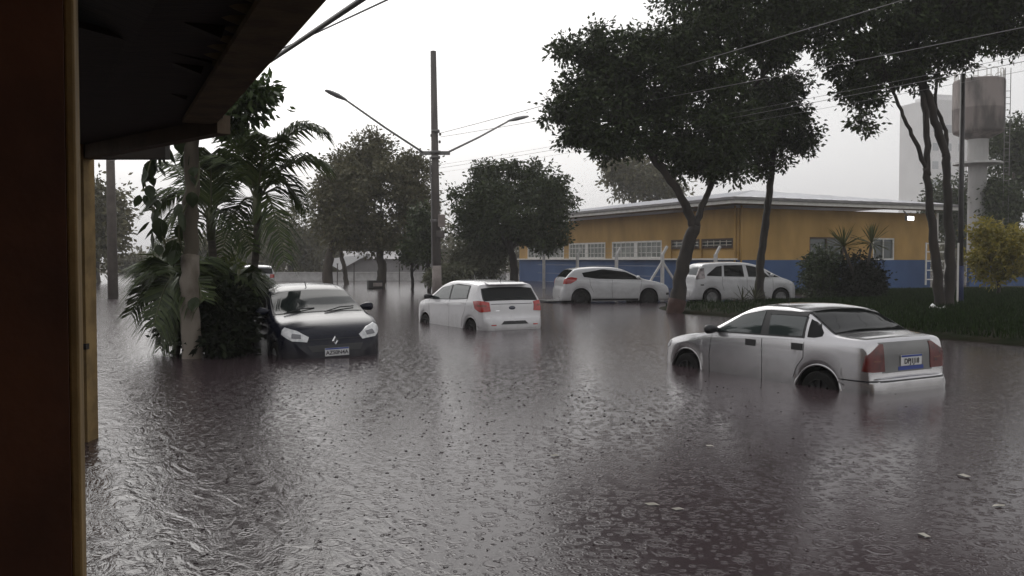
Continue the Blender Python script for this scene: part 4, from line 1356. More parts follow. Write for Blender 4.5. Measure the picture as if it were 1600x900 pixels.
class Car:
    def __init__(s, name, spec, loc, head, z0, pm, label, scale=1.0, roll=0.0, pitch=0.0):
        s.sp = spec
        s.root = empty(name, (loc[0], loc[1], z0), math.atan2(head[1], head[0]), scale)
        s.root.rotation_euler = (roll, pitch, math.atan2(head[1], head[0]))
        tag(s.root, label, 'car', 'cars caught in the flood')
        s.T, s.B, s.W = pchip(spec['T']), pchip(spec['B']), pchip(spec['W'])
        s.pm = pm
        s.tum = spec.get('tum', .36)
        s.xr, s.xf, s.rw, s.ra = spec['xr'], spec['xf'], spec['rw'], spec['ra']
        s.sill = spec.get('sill', .20)
        s.make_body()
        s.wheels()
    def zb(s, x):
        z = s.sill
        for xw in (s.xr, s.xf):
            d = abs(x - xw)
            if d < s.ra:
                z = max(z, s.rw + .01 + math.sqrt(s.ra * s.ra - d * d))
        return z
    def section(s, x):
        w, zt = s.W(x), s.T(x)
        zb = min(s.zb(x), zt - .12)
        belt = min(s.B(x), zt - .045)
        cab = min(max((zt - belt - .06) / .25, 0), 1)
        crown = .03 + .035 * cab
        zre = max(zt - crown, belt + .008)
        wr = w - .03 - s.tum * max(zre - belt - .01, 0)
        hip = s.sp.get('hip', .55)
        ctrl = [(w - .055, zb), (w - .014, zb + .045), (w, zb + (belt - zb) * hip), (w - .006, belt - .055), (w - .026, belt),
                (wr, zre), (wr - .075, zre + crown * .55), (wr * .48, zt - crown * .10), (0, zt)]
        out = []
        n = len(ctrl)
        for i in range(n - 1):
            p0, p1, p2 = ctrl[max(i - 1, 0)], ctrl[i], ctrl[i + 1]
            p3 = ctrl[i + 2] if i + 2 < n else (-ctrl[n - 2][0], ctrl[n - 2][1])
            lin = i in (4,) or i == 0
            for k in range(3):
                t = k / 3
                if lin:
                    q = (p1[0] + (p2[0] - p1[0]) * t, p1[1] + (p2[1] - p1[1]) * t)
                    if i == 4: q = (q[0] + .012 * math.sin(math.pi * t) * cab, q[1])
                else:
                    tt = .5
                    a0 = [(p2[j] - p0[j]) * tt * .7 for j in (0, 1)]
                    a1 = [(p3[j] - p1[j]) * tt * .7 for j in (0, 1)]
                    # limit tangents by segment length
                    L = math.hypot(p2[0] - p1[0], p2[1] - p1[1])
                    for a in (a0, a1):
                        la = math.hypot(*a)
                        if la > L: a[0] *= L / la; a[1] *= L / la
                    h00, h10, h01, h11 = 2*t**3 - 3*t*t + 1, t**3 - 2*t*t + t, -2*t**3 + 3*t*t, t**3 - t*t
                    q = tuple(h00 * p1[j] + h10 * a0[j] + h01 * p2[j] + h11 * a1[j] for j in (0, 1))
                out.append(q)
        out.append(ctrl[-1])
        return out                       # from sill up to centre line (y >= 0)
    def make_body(s):
        T = s.sp['T']
        xs = []
        for i in range(len(T) - 1):
            n = max(2, int(math.hypot(T[i + 1][0] - T[i][0], T[i + 1][1] - T[i][1]) / .05))
            xs += [T[i][0] + (T[i + 1][0] - T[i][0]) * k / n for k in range(n)]
        xs.append(T[-1][0])
        for xw in (s.xr, s.xf):
            xs += [xw + (s.ra - .0005) * math.cos(math.pi * k / 16) for k in range(17)] + [xw + s.ra + .002, xw - s.ra - .002]
        xs = sorted(xs)
        st = [xs[0]]
        for x in xs[1:]:
            if x - st[-1] > .0018: st.append(x)
        rows = []
        for x in st:
            h = s.section(x)
            rows.append([(x, -y, z) for y, z in h] + [(x, y, z) for y, z in reversed(h[:-1])])
        mb = MB(); mb.grid(rows)
        nc = len(rows[0])
        mb.f.append(tuple(range(nc)))
        mb.f.append(tuple((len(rows) - 1) * nc + k for k in range(nc)))
        s.body = mb.build('body', s.pm, s.root, smooth=True)
        bm = bmesh.new(); bm.from_mesh(s.body.data)
        bmesh.ops.recalc_face_normals(bm, faces=bm.faces)
        bm.to_mesh(s.body.data)
        s.bvh = BVHTree.FromBMesh(bm)
        bm.free()
        s.body.data.set_sharp_from_angle(angle=R(48))
        s.wmax = max(p[1] for p in s.sp['W'])
    def hit(s, mode, a, z, side=1, cx=0.0):
        if mode == 'side':
            o, d = Vector((a, side * 3, z)), Vector((0, -side, 0))
        elif mode == 'front':
            o, d = Vector((5, a * side, z)), Vector((-1, 0, 0))
        elif mode == 'rear':
            o, d = Vector((-5, a * side, z)), Vector((1, 0, 0))
        elif mode == 'top':
            o, d = Vector((a, z * side, 4)), Vector((0, 0, -1))
        elif mode == 'cylf':
            t = R(a); dd = Vector((math.cos(t), side * math.sin(t), 0)); o, d = Vector((cx, 0, z)) + dd * 4, -dd
        else:
            t = R(a); dd = Vector((-math.cos(t), side * math.sin(t), 0)); o, d = Vector((cx, 0, z)) + dd * 4, -dd
        p, nrm, i, dist = s.bvh.ray_cast(o, d)
        if p is None:
            return o + d * 3.0, -d
        if nrm.dot(d) > 0: nrm = -nrm
        return p, nrm
    def grid(s, mode, bottom, top, side, off, nu, nv, cx=0.0):
        def samp(pl, t):
            ls = [0]
            for i in range(len(pl) - 1): ls.append(ls[-1] + math.hypot(pl[i+1][0] - pl[i][0], pl[i+1][1] - pl[i][1]) + 1e-6)
            q = t * ls[-1]
            for i in range(len(pl) - 1):
                if q <= ls[i + 1] + 1e-9:
                    u = (q - ls[i]) / (ls[i + 1] - ls[i])
                    return (pl[i][0] + (pl[i+1][0] - pl[i][0]) * u, pl[i][1] + (pl[i+1][1] - pl[i][1]) * u)
            return pl[-1]
        rows = []
        for j in range(nv + 1):
            r = []
            for i in range(nu + 1):
                b, t = samp(bottom, i / nu), samp(top, i / nu)
                a = (b[0] + (t[0] - b[0]) * j / nv, b[1] + (t[1] - b[1]) * j / nv)
                p, n_ = s.hit(mode, a[0], a[1], side, cx)
                e = -0.004 if (i in (0, nu) or j in (0, nv)) and off > .003 else 0
                r.append(p + n_ * off)
            rows.append(r)
        return rows
    def patch(s, name, m, mode, bottom, top, side=1, off=.004, nu=12, nv=6, cx=0.0, parent=None, label=None):
        rows = s.grid(mode, bottom, top, side, off, nu, nv, cx)
        mb = MB(); mb.grid(rows)
        # returned edge so the piece has thickness
        edge = rows[0] + [r[-1] for r in rows[1:]] + list(reversed(rows[-1][:-1])) + [r[0] for r in reversed(rows[1:-1])]
        cen = sum((p for p in edge), Vector()) / len(edge)
        inn = []
        mid = rows[nv // 2][nu // 2]
        for p in edge:
            n_ = Vector((0, side, 0)) if mode == 'side' else (Vector((1, 0, 0)) if mode in ('front', 'cylf') else Vector((-1, 0, 0)) if mode in ('rear', 'cylr') else Vector((0, 0, 1)))
            inn.append(p - n_ * (off + .006) + (p - cen).normalized() * .002)
        k = len(edge)
        mb.add(edge + inn, [(i, (i + 1) % k, (i + 1) % k + k, i + k) for i in range(k)])
        o = mb.build(name, m, parent or s.root, smooth=True)
        o.data.set_sharp_from_angle(angle=R(50))
        if label: o['label'] = label
        return o
    def both(s, *a, **k):
        return [s.patch(*a, side=sd, **k) for sd in (1, -1)]
    def screen(s, name, xa, xb, yf, gm, border=.035, n=12, sgn=1):
        """glass between stations xa (low end) and xb (roof end)"""
        def surf(x, f, off):
            h = s.section(x)
            up = h[15:]                                # from roof edge to centre
            ymax = up[0][0] * yf
            y = abs(f) * ymax
            for i in range(len(up) - 1):
                if up[i + 1][0] <= y <= up[i][0] + 1e-9:
                    t = (up[i][0] - y) / max(up[i][0] - up[i + 1][0], 1e-6)
                    z = up[i][1] + (up[i + 1][1] - up[i][1]) * t
                    break
            else:
                z = up[-1][1]
            return Vector((x, math.copysign(y, f), z))
        out = []
        for (ga, gb, ff, off, mm, nm) in ((xa, xb, 1.0, .003, m_blackplastic, 'screen_seal'), (xa + (xb - xa) * border, xb - (xb - xa) * border, .955, .007, gm, name)):
            rows = []
            sl = math.atan2(abs(s.T(gb) - s.T(ga)), abs(gb - ga))
            nv = Vector((sgn * math.sin(sl), 0, math.cos(sl)))
            for j in range(n + 1):
                x = ga + (gb - ga) * j / n
                rows.append([surf(x, -ff + 2 * ff * i / 16, off) + nv * off for i in range(17)])
            mb = MB(); mb.grid(rows)
            out.append((mb, mm, nm))
        g = out[1][0].build(name, gm, s.root, smooth=True)
        out[0][0].build('seal', m_blackplastic, g, smooth=True)
        return g
    def seam(s, pts, side=1, w=.009, m=None, name='door_seam', off=.0022):
        """thin dark line along a polyline on the side"""
        mb = MB()
        prs = []
        for i in range(len(pts) - 1):
            n = max(1, int(math.hypot(pts[i+1][0] - pts[i][0], pts[i+1][1] - pts[i][1]) / .05))
            prs += [(pts[i][0] + (pts[i+1][0] - pts[i][0]) * k / n, pts[i][1] + (pts[i+1][1] - pts[i][1]) * k / n) for k in range(n)]
        prs.append(pts[-1])
        L, Rr = [], []
        for i, p in enumerate(prs):
            q0, q1 = prs[max(i - 1, 0)], prs[min(i + 1, len(prs) - 1)]
            dx, dz = q1[0] - q0[0], q1[1] - q0[1]
            l_ = math.hypot(dx, dz) or 1
            nx, nz = -dz / l_ * w / 2, dx / l_ * w / 2
            a, na = s.hit('side', p[0] + nx, p[1] + nz, side)
            b, nb2 = s.hit('side', p[0] - nx, p[1] - nz, side)
            L.append(a + na * off); Rr.append(b + nb2 * off)
        mb.grid([L, Rr])
        return mb.build(name, m or m_seam, s.root)
    def wheels(s):
        rw = s.rw
        ty = MB(); w2 = .092
        ty.lathe([(rw * .66, -w2 * .92), (rw * .80, -w2), (rw * .95, -w2 * .95), (rw, -w2 * .75), (rw, w2 * .75), (rw * .95, w2 * .95), (rw * .80, w2), (rw * .66, w2 * .92)], 36, axis='y')
        rm = MB()
        rm.lathe([(rw * .67, w2 * .9), (rw * .64, w2 * .95), (rw * .61, w2 * .5), (rw * .2, w2 * .45), (.001, w2 * .45)], 30, axis='y')
        for i in range(s.sp.get('spokes', 7)):
            a = 2 * math.pi * i / s.sp.get('spokes', 7)
            c = Vector((math.cos(a), 0, math.sin(a)))
            t = Vector((-math.sin(a), 0, math.cos(a)))
            rm.box(c * rw * .36 + Vector((0, w2 * .68, 0)), (rw * .56, rw * .13, w2 * .34), ax=(c, t, Vector((0, 1, 0))))
        rm.lathe([(.001, w2 * .95), (rw * .12, w2 * .9), (rw * .13, w2 * .5)], 16, axis='y')
        tme = rme = None
        for xw in (s.xf, s.xr):
            for sd in (1, -1):
                e = bpy.data.objects.new('wheel', None); COL.objects.link(e); e.parent = s.root
                e.location = (xw, sd * (s.W(xw) - .115), rw)
                if sd < 0: e.rotation_euler = (0, 0, math.pi)
                if tme is None:
                    o1 = ty.build('tyre', m_rubber, e, smooth=True); o2 = rm.build('rim', s.sp.get('rim', m_rim), e)
                    o1.data.set_sharp_from_angle(angle=R(40)); tme, rme = o1.data, o2.data
                else:
                    link('tyre', tme, None, e); link('rim', rme, None, e)
                # liner
                ln = MB()
                rr = s.ra + .012
                cy = s.W(xw)
                ring = [(math.cos(math.pi * (k / 20) * 1.3 - .15 * math.pi), math.sin(math.pi * (k / 20) * 1.3 - .15 * math.pi)) for k in range(21)]
                ln.grid([[(xw + rr * c, sd * (cy - .035), rw + rr * z) for c, z in ring], [(xw + rr * c, sd * (cy - .34), rw + rr * z) for c, z in ring]])
                ln.grid([[(xw + rr * c, sd * (cy - .34), rw + rr * z) for c, z in ring], [(xw, sd * (cy - .34), rw) for c, z in ring]])
                ln.build('wheel_arch_liner', m_liner, s.root)
                # arch lip
                arc = []
                for k in range(25):
                    a = math.pi * k / 24
                    x = xw + (s.ra + .012) * math.cos(a); z = rw + .01 + (s.ra + .012) * math.sin(a)
                    p, n_ = s.hit('side', x, z, sd)
                    arc.append(Vector((x, min(abs(p.y), s.W(x)) * sd, z)))
                lp = MB(); lp.tube(arc, .017, 6); lp.build('arch_lip', s.pm, s.root, smooth=True)
        fl = MB(); fl.box(((s.sp['T'][0][0] + s.sp['T'][-1][0]) / 2, 0, s.sill + .02), (s.sp['T'][-1][0] - s.sp['T'][0][0] - .5, 1.2, .03)); fl.build('underfloor', m_liner, s.root)
    def mirror(s, x, z, m, size=(.12, .20, .13)):
        for sd in (1, -1):
            p, n_ = s.hit('side', x, z, sd)
            rows = []
            for f_, w_, h_ in ((0, .25, .35), (.06, .7, .8), (.14, 1, 1), (.20, .95, .95), (.235, .5, .55)):
                c = p + Vector((-.03 + .05 * f_, sd * (f_ - .01), .03))
                rows.append([c + Vector((size[0] * .5 * w_ * math.cos(a), 0, size[2] * .5 * h_ * math.sin(a))) for a in [2 * math.pi * q / 12 for q in range(13)]])
            mb = MB(); mb.grid(rows); mb.f.append(tuple(range(len(rows) * 13 - 13, len(rows) * 13)))
            mb.build('wing_mirror', m, s.root, smooth=True)
    def handle(s, x, z, m, w=.17, h=.05):
        for sd in (1, -1):
            s.patch('door_handle', m, 'side', [(x - w / 2, z - h / 2), (x + w / 2, z - h / 2)], [(x - w / 2, z + h / 2), (x + w / 2, z + h / 2)], side=sd, off=.014, nu=4, nv=2)
    def plate(s, mode, z, text, y=0.0, blue_low=False):
        p, n_ = s.hit(mode, y, z)
        sg = 1 if mode == 'front' else -1
        x = p.x + sg * .014
        mb = MB(); mb.box((x, y, z), (.012, .40, .13)); o = mb.build('number_plate', m_plate, s.root, bevel=.004)
        mb = MB(); mb.box((x + sg * .0045, y, z + .053), (.010, .39, .022)); mb.build('blue_band', m_plateblue, o)
        cu = bpy.data.curves.new('lettering', 'FONT'); cu.body = text; cu.size = .088; cu.align_x = 'CENTER'; cu.align_y = 'CENTER'; cu.extrude = .001; cu.offset = .002
        if not text:
            return o
        tmp = bpy.data.objects.new('lettering', cu)
        me = bpy.data.meshes.new_from_object(tmp)
        bpy.data.objects.remove(tmp)
        me.materials.clear()
        t = link('lettering', me, m_ink, o)
        t.location = (x + sg * .0095, y, z - .012); t.rotation_euler = (R(90), 0, R(90 * sg))
        return o

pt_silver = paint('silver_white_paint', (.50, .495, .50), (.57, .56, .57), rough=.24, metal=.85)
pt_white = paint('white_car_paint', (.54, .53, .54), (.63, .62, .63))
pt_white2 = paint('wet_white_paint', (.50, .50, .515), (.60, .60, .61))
pt_dark = paint('dark_blue_black_paint', (.004, .005, .012), (.008, .010, .020), rough=.2, coat=.06, spec=.22, mud_shade=.2)
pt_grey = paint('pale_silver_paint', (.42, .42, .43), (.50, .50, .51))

# ---------- silver sedan, near right
sedan = dict(xr=-1.22, xf=1.22, rw=.285, ra=.345, sill=.20, tum=.40, spokes=8, rim=m_rimd,
    T=[(-2.03, .40), (-2.02, .50), (-1.99, .545), (-1.93, .56), (-1.92, .62), (-1.905, .86), (-1.88, .96), (-1.82, 1.015), (-1.56, 1.04), (-1.44, 1.055), (-1.22, 1.17), (-.98, 1.305), (-.84, 1.345), (-.5, 1.375), (-.2, 1.37), (.02, 1.335), (.22, 1.255), (.60, 1.045), (.82, .945),
       (.95, .915), (1.3, .865), (1.6, .79), (1.74, .72), (1.79, .62), (1.82, .54), (1.87, .50), (1.89, .40), (1.895, .30)],
    B=[(-2.1, .93), (-1.6, .965), (-.9, .965), (-.2, .95), (.6, .915), (1.2, .83), (1.9, .68)],
    W=[(-2.03, .55), (-1.99, .65), (-1.93, .705), (-1.75, .765), (-1.2, .80), (0, .805), (1.1, .795), (1.5, .76), (1.72, .70), (1.84, .60), (1.895, .42)])
rl, fl_w = G(1281, 606), G(1077, 572)
hd = Matrix.Rotation(.05, 3, 'Z') @ (fl_w - rl).normalized()
rgt = Vector((hd.y, -hd.x, 0))
cc_ = (rl + fl_w) / 2 + rgt * .73
c1 = Car('sedan_car', sedan, cc_, hd, -.37, pt_silver, 'silver sedan with black door handles half sunk at right, seen from behind', scale=1.0)
c1.screen('windscreen', .80, .06, .97, m_carglass, sgn=1)
c1.screen('rear_window', -1.43, -.93, .95, m_carglass, sgn=-1)
c1.both('side_window', m_lightglass, 'side', [(.585, .950), (.2, .962), (-.25, .972)], [(.565, .965), (.17, 1.19), (-.25, 1.272)], off=.008)
c1.both('window_frame', m_blackplastic, 'side', [(.625, .932), (.2, .945), (-.30, .955), (-1.0, .968)], [(.60, .950), (.15, 1.21), (-.27, 1.292), (-.98, 1.285)], off=.0035, nu=20)
c1.both('side_window', m_lightglass, 'side', [(-.40, .978), (-.965, .986)], [(-.36, 1.262), (-.955, 1.262)], off=.008)
c1.both('rain_guard', m_blackplastic, 'side', [(-.33, 1.235), (-.965, 1.235)], [(-.33, 1.288), (-.955, 1.285)], off=.016, nv=2)
c1.both('quarter_window', m_carglass, 'side', [(-1.045, .985), (-1.15, .985), (-1.265, 1.01)], [(-1.035, 1.245), (-1.14, 1.205), (-1.275, 1.055)], off=.006)
for sd in (1, -1):
    c1.seam([(-.30, .915), (-.31, .6), (-.30, .30)], sd)
    c1.seam([(.66, .90), (.70, .6), (.70, .28)], sd)
    c1.seam([(-1.01, .92), (-1.00, .72), (-.90, .60), (-.84, .45)], sd)
    c1.patch('body_crease', c1.pm, 'side', [(.85, .755), (-.80, .77)], [(.85, .775), (-.80, .79)], side=sd, off=.006, nv=2, nu=20)
c1.handle(-.10, .845, m_blackplastic, .17, .085)
c1.handle(-.90, .855, m_blackplastic, .17, .085)
c1.mirror(.60, .95, m_blackplastic)
for sd in (1, -1):
    tl = c1.patch('tail_light', m_darkred, 'cylr', [(28, .62), (38, .62), (44.5, .635)], [(29, .945), (32, .95), (42.5, .82)], side=sd, off=.012, cx=-1.1, nu=12, nv=8)
    c1.patch('amber_lens', m_orange, 'cylr', [(32, .74), (38, .74)], [(32, .755), (38, .76)], side=sd, off=.0155, cx=-1.1, nu=6, nv=2, parent=tl)
    c1.patch('headlight', m_lampclear, 'cylf', [(24, .62), (40, .64)], [(24, .72), (42, .74)], side=sd, off=.008, cx=.8)
c1.patch('boot_panel', mat('dim_reflection_silver', (.10, .10, .10), (.14, .14, .135), rough=.3, coat=.8, scale=2), 'rear', [(-.47, .60), (.47, .60)], [(-.50, .965), (.50, .965)], off=.004, nu=16, nv=8)  # boot lid colour darkened for the dark surroundings it reflects
c1.patch('bumper_strip', m_blackplastic, 'cylr', [(-62, .505), (0, .505), (62, .505)], [(-62, .522), (0, .522), (62, .522)], off=.006, cx=-1.1, nu=30, nv=1)
c1.patch('rear_bumper', c1.pm, 'cylr', [(-60, .41), (0, .41), (60, .41)], [(-60, .49), (0, .49), (60, .49)], off=.007, cx=-1.1, nu=30, nv=3)
c1.plate('rear', .735, 'DPJ1J18', y=-.06)
c1.patch('number_plate_recess', m_plateblue, 'rear', [(-.30, .62), (.18, .62)], [(-.30, .665), (.18, .665)], off=.009, nu=6, nv=1)
ant = MB(); ant.tube([(0.0, .0, 1.34), (-.05, 0, 1.40)], .01, 6); ant.build('aerial', m_blackplastic, c1.root)

# ---------- white hatchback with red lamps, middle
hatch = dict(xr=-1.245, xf=1.245, rw=.29, ra=.345, sill=.21, tum=.34, spokes=7, rim=m_rimd,
    T=[(-1.90, .36), (-1.895, .50), (-1.87, .60), (-1.82, .66), (-1.79, .72), (-1.765, .93), (-1.735, 1.01), (-1.65, 1.12), (-1.50, 1.345), (-1.475, 1.40), (-1.46, 1.425), (-1.2, 1.465), (-.6, 1.50), (-.1, 1.495), (.2, 1.455), (.45, 1.38), (1.0, 1.09), (1.15, 1.025),
       (1.3, .99), (1.65, .90), (1.86, .79), (1.94, .66), (1.97, .56), (2.0, .50), (2.01, .40), (2.012, .32)],
    B=[(-1.9, 1.02), (-1.4, 1.045), (-.6, 1.01), (.5, .965), (1.1, .93), (1.6, .86), (2.0, .70)],
    W=[(-1.90, .60), (-1.86, .70), (-1.78, .77), (-1.6, .825), (-1.2, .845), (0, .845), (1.3, .845), (1.65, .80), (1.88, .68), (1.98, .54), (2.012, .40)])
rl, fl_w = G(732, 514), G(664, 504)
hd = (fl_w - rl).normalized()
rgt = Vector((hd.y, -hd.x, 0))
c2 = Car('hatchback_car', hatch, (rl + fl_w) / 2 + rgt * .83, hd, -.37, pt_white, 'white hatchback with bright red tail lamp in mid street', scale=.99)
c2.screen('windscreen', 1.10, .26, .97, m_carglass, sgn=1)
c2.screen('rear_window', -1.715, -1.50, .93, m_carglass, sgn=-1)
c2.both('window_frame', m_blackplastic, 'side', [(.98, .985), (.4, 1.0), (-.5, 1.03), (-1.12, 1.07)], [(.96, 1.0), (.40, 1.30), (-.40, 1.405), (-1.10, 1.375)], off=.0035, nu=22)
c2.both('side_window', m_lightglass, 'side', [(.86, 1.005), (.35, 1.015), (-.14, 1.03)], [(.84, 1.03), (.34, 1.29), (-.12, 1.375)], off=.008)
c2.both('side_window', m_lightglass, 'side', [(-.22, 1.035), (-1.06, 1.08)], [(-.20, 1.378), (-1.05, 1.352)], off=.008)
for sd in (1, -1):
    c2.seam([(-.18, 1.03), (-.20, .7), (-.16, .30)], sd)
    c2.seam([(.98, .98), (.92, .6), (.86, .28)], sd)
    c2.seam([(-1.10, 1.07), (-1.02, .80), (-.88, .62), (-.84, .40)], sd)
    c2.patch('body_crease', c2.pm, 'side', [(.9, .86), (-1.3, .90)], [(.9, .885), (-1.3, .925)], side=sd, off=.007, nv=2, nu=20)
    tl = c2.patch('tail_light', m_red, 'cylr', [(33, .80), (44, .78), (53, .86)], [(35, 1.0), (46, 1.04), (57, 1.02)], side=sd, off=.012, cx=-.9, nu=12, nv=8)
    c2.patch('clear_lens', m_orange, 'cylr', [(38, .90), (48, .91)], [(38, .94), (48, .95)], side=sd, off=.015, cx=-.9, nu=6, nv=2, parent=tl)
    c2.patch('headlight', m_lampclear, 'cylf', [(26, .70), (44, .76)], [(28, .80), (48, .86)], side=sd, off=.008, cx=1.0)
c2.handle(-.02, .90, c2.pm, .18, .04)
c2.handle(-.90, .95, c2.pm, .18, .04)
c2.mirror(.86, 1.03, m_blackplastic)
sp_ = MB(); sp_.add([(-1.40, -.52, 1.452), (-1.40, .52, 1.452), (-1.585, .50, 1.415), (-1.585, -.50, 1.415), (-1.40, -.52, 1.40), (-1.40, .52, 1.40), (-1.585, .50, 1.395), (-1.585, -.50, 1.395)], [(0, 1, 2, 3), (7, 6, 5, 4), (0, 3, 7, 4), (1, 5, 6, 2), (2, 6, 7, 3)]); sp_.build('roof_spoiler', c2.pm, c2.root, bevel=.012)
em = MB(); em.lathe([(0.001, 0), (.055, .003), (.06, -.004)], 20, axis='y'); eo = em.build('emblem', mat('dark_oval_badge', (.02, .025, .05), rough=.3, coat=.8), c2.root, smooth=True)
p, n_ = c2.hit('rear', 0, .87); eo.location = p + n_ * .004; eo.rotation_euler = (0, 0, R(90)); eo.scale = (1.5, 1, .75)
c2.patch('tailgate_lip', m_seam, 'rear', [(-.55, .955), (.55, .955)], [(-.55, .966), (.55, .966)], off=.003, nv=1)
c2.patch('badge', m_chrome, 'rear', [(.34, .80), (.44, .80)], [(.34, .82), (.44, .82)], off=.004, nu=3, nv=1)
c2.patch('rear_bumper', c2.pm, 'cylr', [(-58, .42), (0, .40), (58, .42)], [(-60, .63), (0, .625), (60, .63)], off=.012, cx=-.9, nu=30, nv=4)
c2.patch('bumper_recess', m_blackplastic, 'rear', [(-.36, .50), (.36, .50)], [(-.28, .57), (.28, .57)], off=.020, nv=2)
for yy in (-.55, .55):
    c2.patch('reflector', m_red, 'rear', [(yy - .06, .475), (yy + .06, .475)], [(yy - .06, .50), (yy + .06, .50)], off=.018, nu=4, nv=1)
ant = MB(); ant.tube([(-1.2, 0, 1.46), (-1.33, 0, 1.60)], .008, 6); ant.build('aerial', m_blackplastic, c2.root)

# ---------- dark hatchback facing the camera
dark = dict(xr=-1.295, xf=1.295, rw=.30, ra=.355, sill=.22, tum=.34, spokes=6,
    T=[(-1.94, .36), (-1.93, .52), (-1.90, .62), (-1.84, .72), (-1.80, .95), (-1.72, 1.10), (-1.50, 1.38), (-1.40, 1.44), (-1.0, 1.49), (-.5, 1.51), (0, 1.49), (.28, 1.43), (.50, 1.335), (1.05, 1.07), (1.16, 1.03),
       (1.3, .995), (1.55, .93), (1.76, .845), (1.90, .75), (1.99, .64), (2.02, .58), (2.06, .50), (2.075, .40), (2.08, .30)],
    B=[(-1.9, 1.0), (-1.2, 1.0), (0, .97), (1.0, .94), (1.5, .89), (2.0, .70)],
    W=[(-1.94, .62), (-1.88, .74), (-1.7, .83), (-1.3, .87), (0, .875), (1.3, .875), (1.65, .845), (1.88, .77), (2.0, .66), (2.06, .54), (2.08, .42)])
fr_ = G(527, 558)
hd = Vector((.46, -.888, 0)).normalized()
c3 = Car('hatchback_car', dark, fr_ - hd * 2.05, hd, -.36, pt_dark, 'dark blue black hatchback facing the camera beside the palms', scale=1.0, roll=R(1.5))
c3.screen('windscreen', 1.10, .34, .97, mat('windscreen_glass', (.012, .016, .016), rough=.05, spec=.22), sgn=1)
c3.screen('rear_window', -1.74, -1.50, .93, m_carglass, sgn=-1)
# rain-bright roof panel
c3.both('window_frame', m_blackplastic, 'side', [(.98, .985), (.3, 1.0), (-1.15, 1.04)], [(.96, 1.0), (.40, 1.27), (-.40, 1.41), (-1.10, 1.36)], off=.0035, nu=22)
c3.both('side_window', m_carglass, 'side', [(.80, 1.005), (.35, 1.01), (-.14, 1.02)], [(.78, 1.05), (.34, 1.27), (-.12, 1.375)], off=.008)
c3.both('side_window', m_carglass, 'side', [(-.22, 1.02), (-1.06, 1.06)], [(-.20, 1.378), (-1.05, 1.34)], off=.008)
for sd in (1, -1):
    c3.seam([(-.18, 1.0), (-.20, .7), (-.16, .30)], sd)
    c3.seam([(1.0, .95), (.95, .6), (.90, .28)], sd)
    hl = c3.patch('headlight', m_lampclear, 'cylf', [(25, .625), (36, .655), (47, .76)], [(24, .70), (35, .80), (47, .86)], side=sd, off=.010, cx=1.0, nu=14, nv=8)
    c3.patch('lamp_reflector', mat('lamp_dark', (.10, .10, .11), rough=.1, coat=1), 'cylf', [(30, .68), (37, .695)], [(31, .74), (38, .765)], side=sd, off=.0145, cx=1.0, nu=6, nv=4, parent=hl)
    c3.patch('tail_light', m_darkred, 'cylr', [(34, .75), (52, .80)], [(36, 1.0), (56, 1.0)], side=sd, off=.01, cx=-.9)
    wp = MB()
    y0_ = .08 if sd > 0 else -.62
    wp.tube([(1.13, y0_ , 1.055), (1.02, y0_ + .30, 1.115), (.97, y0_ + .56, 1.118)], .010, 5); wp.build('wiper', m_blackplastic, c3.root)
c3.handle(-.02, .88, m_chrome, .17, .03)
c3.mirror(.86, 1.06, pt_dark, size=(.13, .2, .15))
c3.patch('grille', m_blackplastic, 'front', [(-.40, .47), (.40, .47)], [(-.46, .565), (.46, .565)], off=.006, nv=3)
c3.patch('bonnet_seam', m_seam, 'front', [(-.52, .655), (.52, .655)], [(-.52, .664), (.52, .664)], off=.003, nv=1)
c3.plate('front', .455, 'AZS0N4A')
dm = MB()
dm.add([(0, 0, .085), (0, .058, 0), (0, 0, -.085), (0, -.058, 0), (.016, 0, .055), (.016, .036, 0), (.016, 0, -.055), (.016, -.036, 0), (0, 0, .030), (0, .018, 0), (0, 0, -.030), (0, -.018, 0)],
       [(0, 1, 5, 4), (1, 2, 6, 5), (2, 3, 7, 6), (3, 0, 4, 7), (4, 5, 9, 8), (5, 6, 10, 9), (6, 7, 11, 10), (7, 4, 8, 11)])
do = dm.build('diamond_emblem', m_chrome, c3.root); p, n_ = c3.hit('front', 0, .625); do.location = p + Vector((.008, 0, 0)); do.rotation_euler = (0, -.25, 0)
ant = MB(); ant.tube([(.22, 0, 1.45), (.14, 0, 1.55)], .008, 6); ant.build('aerial', m_blackplastic, c3.root)
c3.patch('roof_gutter', m_blackplastic, 'top', [(.25, .56), (-1.3, .53)], [(.25, .575), (-1.3, .545)], off=.003, nu=14, nv=1)
c3.patch('roof_gutter', m_blackplastic, 'top', [(.25, -.56), (-1.3, -.53)], [(.25, -.575), (-1.3, -.545)], off=.003, nu=14, nv=1)

# ---------- white hatchback by the blue wall (nose to the right)
coupe = dict(xr=-1.30, xf=1.30, rw=.315, ra=.375, sill=.22, tum=.36, spokes=9, rim=m_rimd,
    T=[(-2.06, .38), (-2.05, .55), (-2.02, .68), (-1.97, .74), (-1.94, .98), (-1.88, 1.06), (-1.70, 1.27), (-1.60, 1.36), (-1.54, 1.40), (-1.2, 1.445), (-.6, 1.48), (-.1, 1.475), (.25, 1.42), (.6, 1.29), (1.05, 1.07), (1.22, 1.01),
       (1.5, .955), (1.9, .85), (2.12, .72), (2.19, .60), (2.22, .50), (2.235, .40), (2.24, .30)],
    B=[(-2.0, 1.06), (-1.4, 1.04), (-.5, 1.0), (.6, .97), (1.2, .92), (1.8, .84), (2.2, .66)],
    W=[(-2.06, .62), (-2.0, .76), (-1.8, .85), (-1.3, .89), (0, .89), (1.3, .89), (1.8, .83), (2.08, .70), (2.2, .54), (2.24, .40)])
rl, fl_w = G(908, 474), G(1012, 472)
hd = Vector((.985, .17, 0)).normalized()
lft = Vector((-hd.y, hd.x, 0))
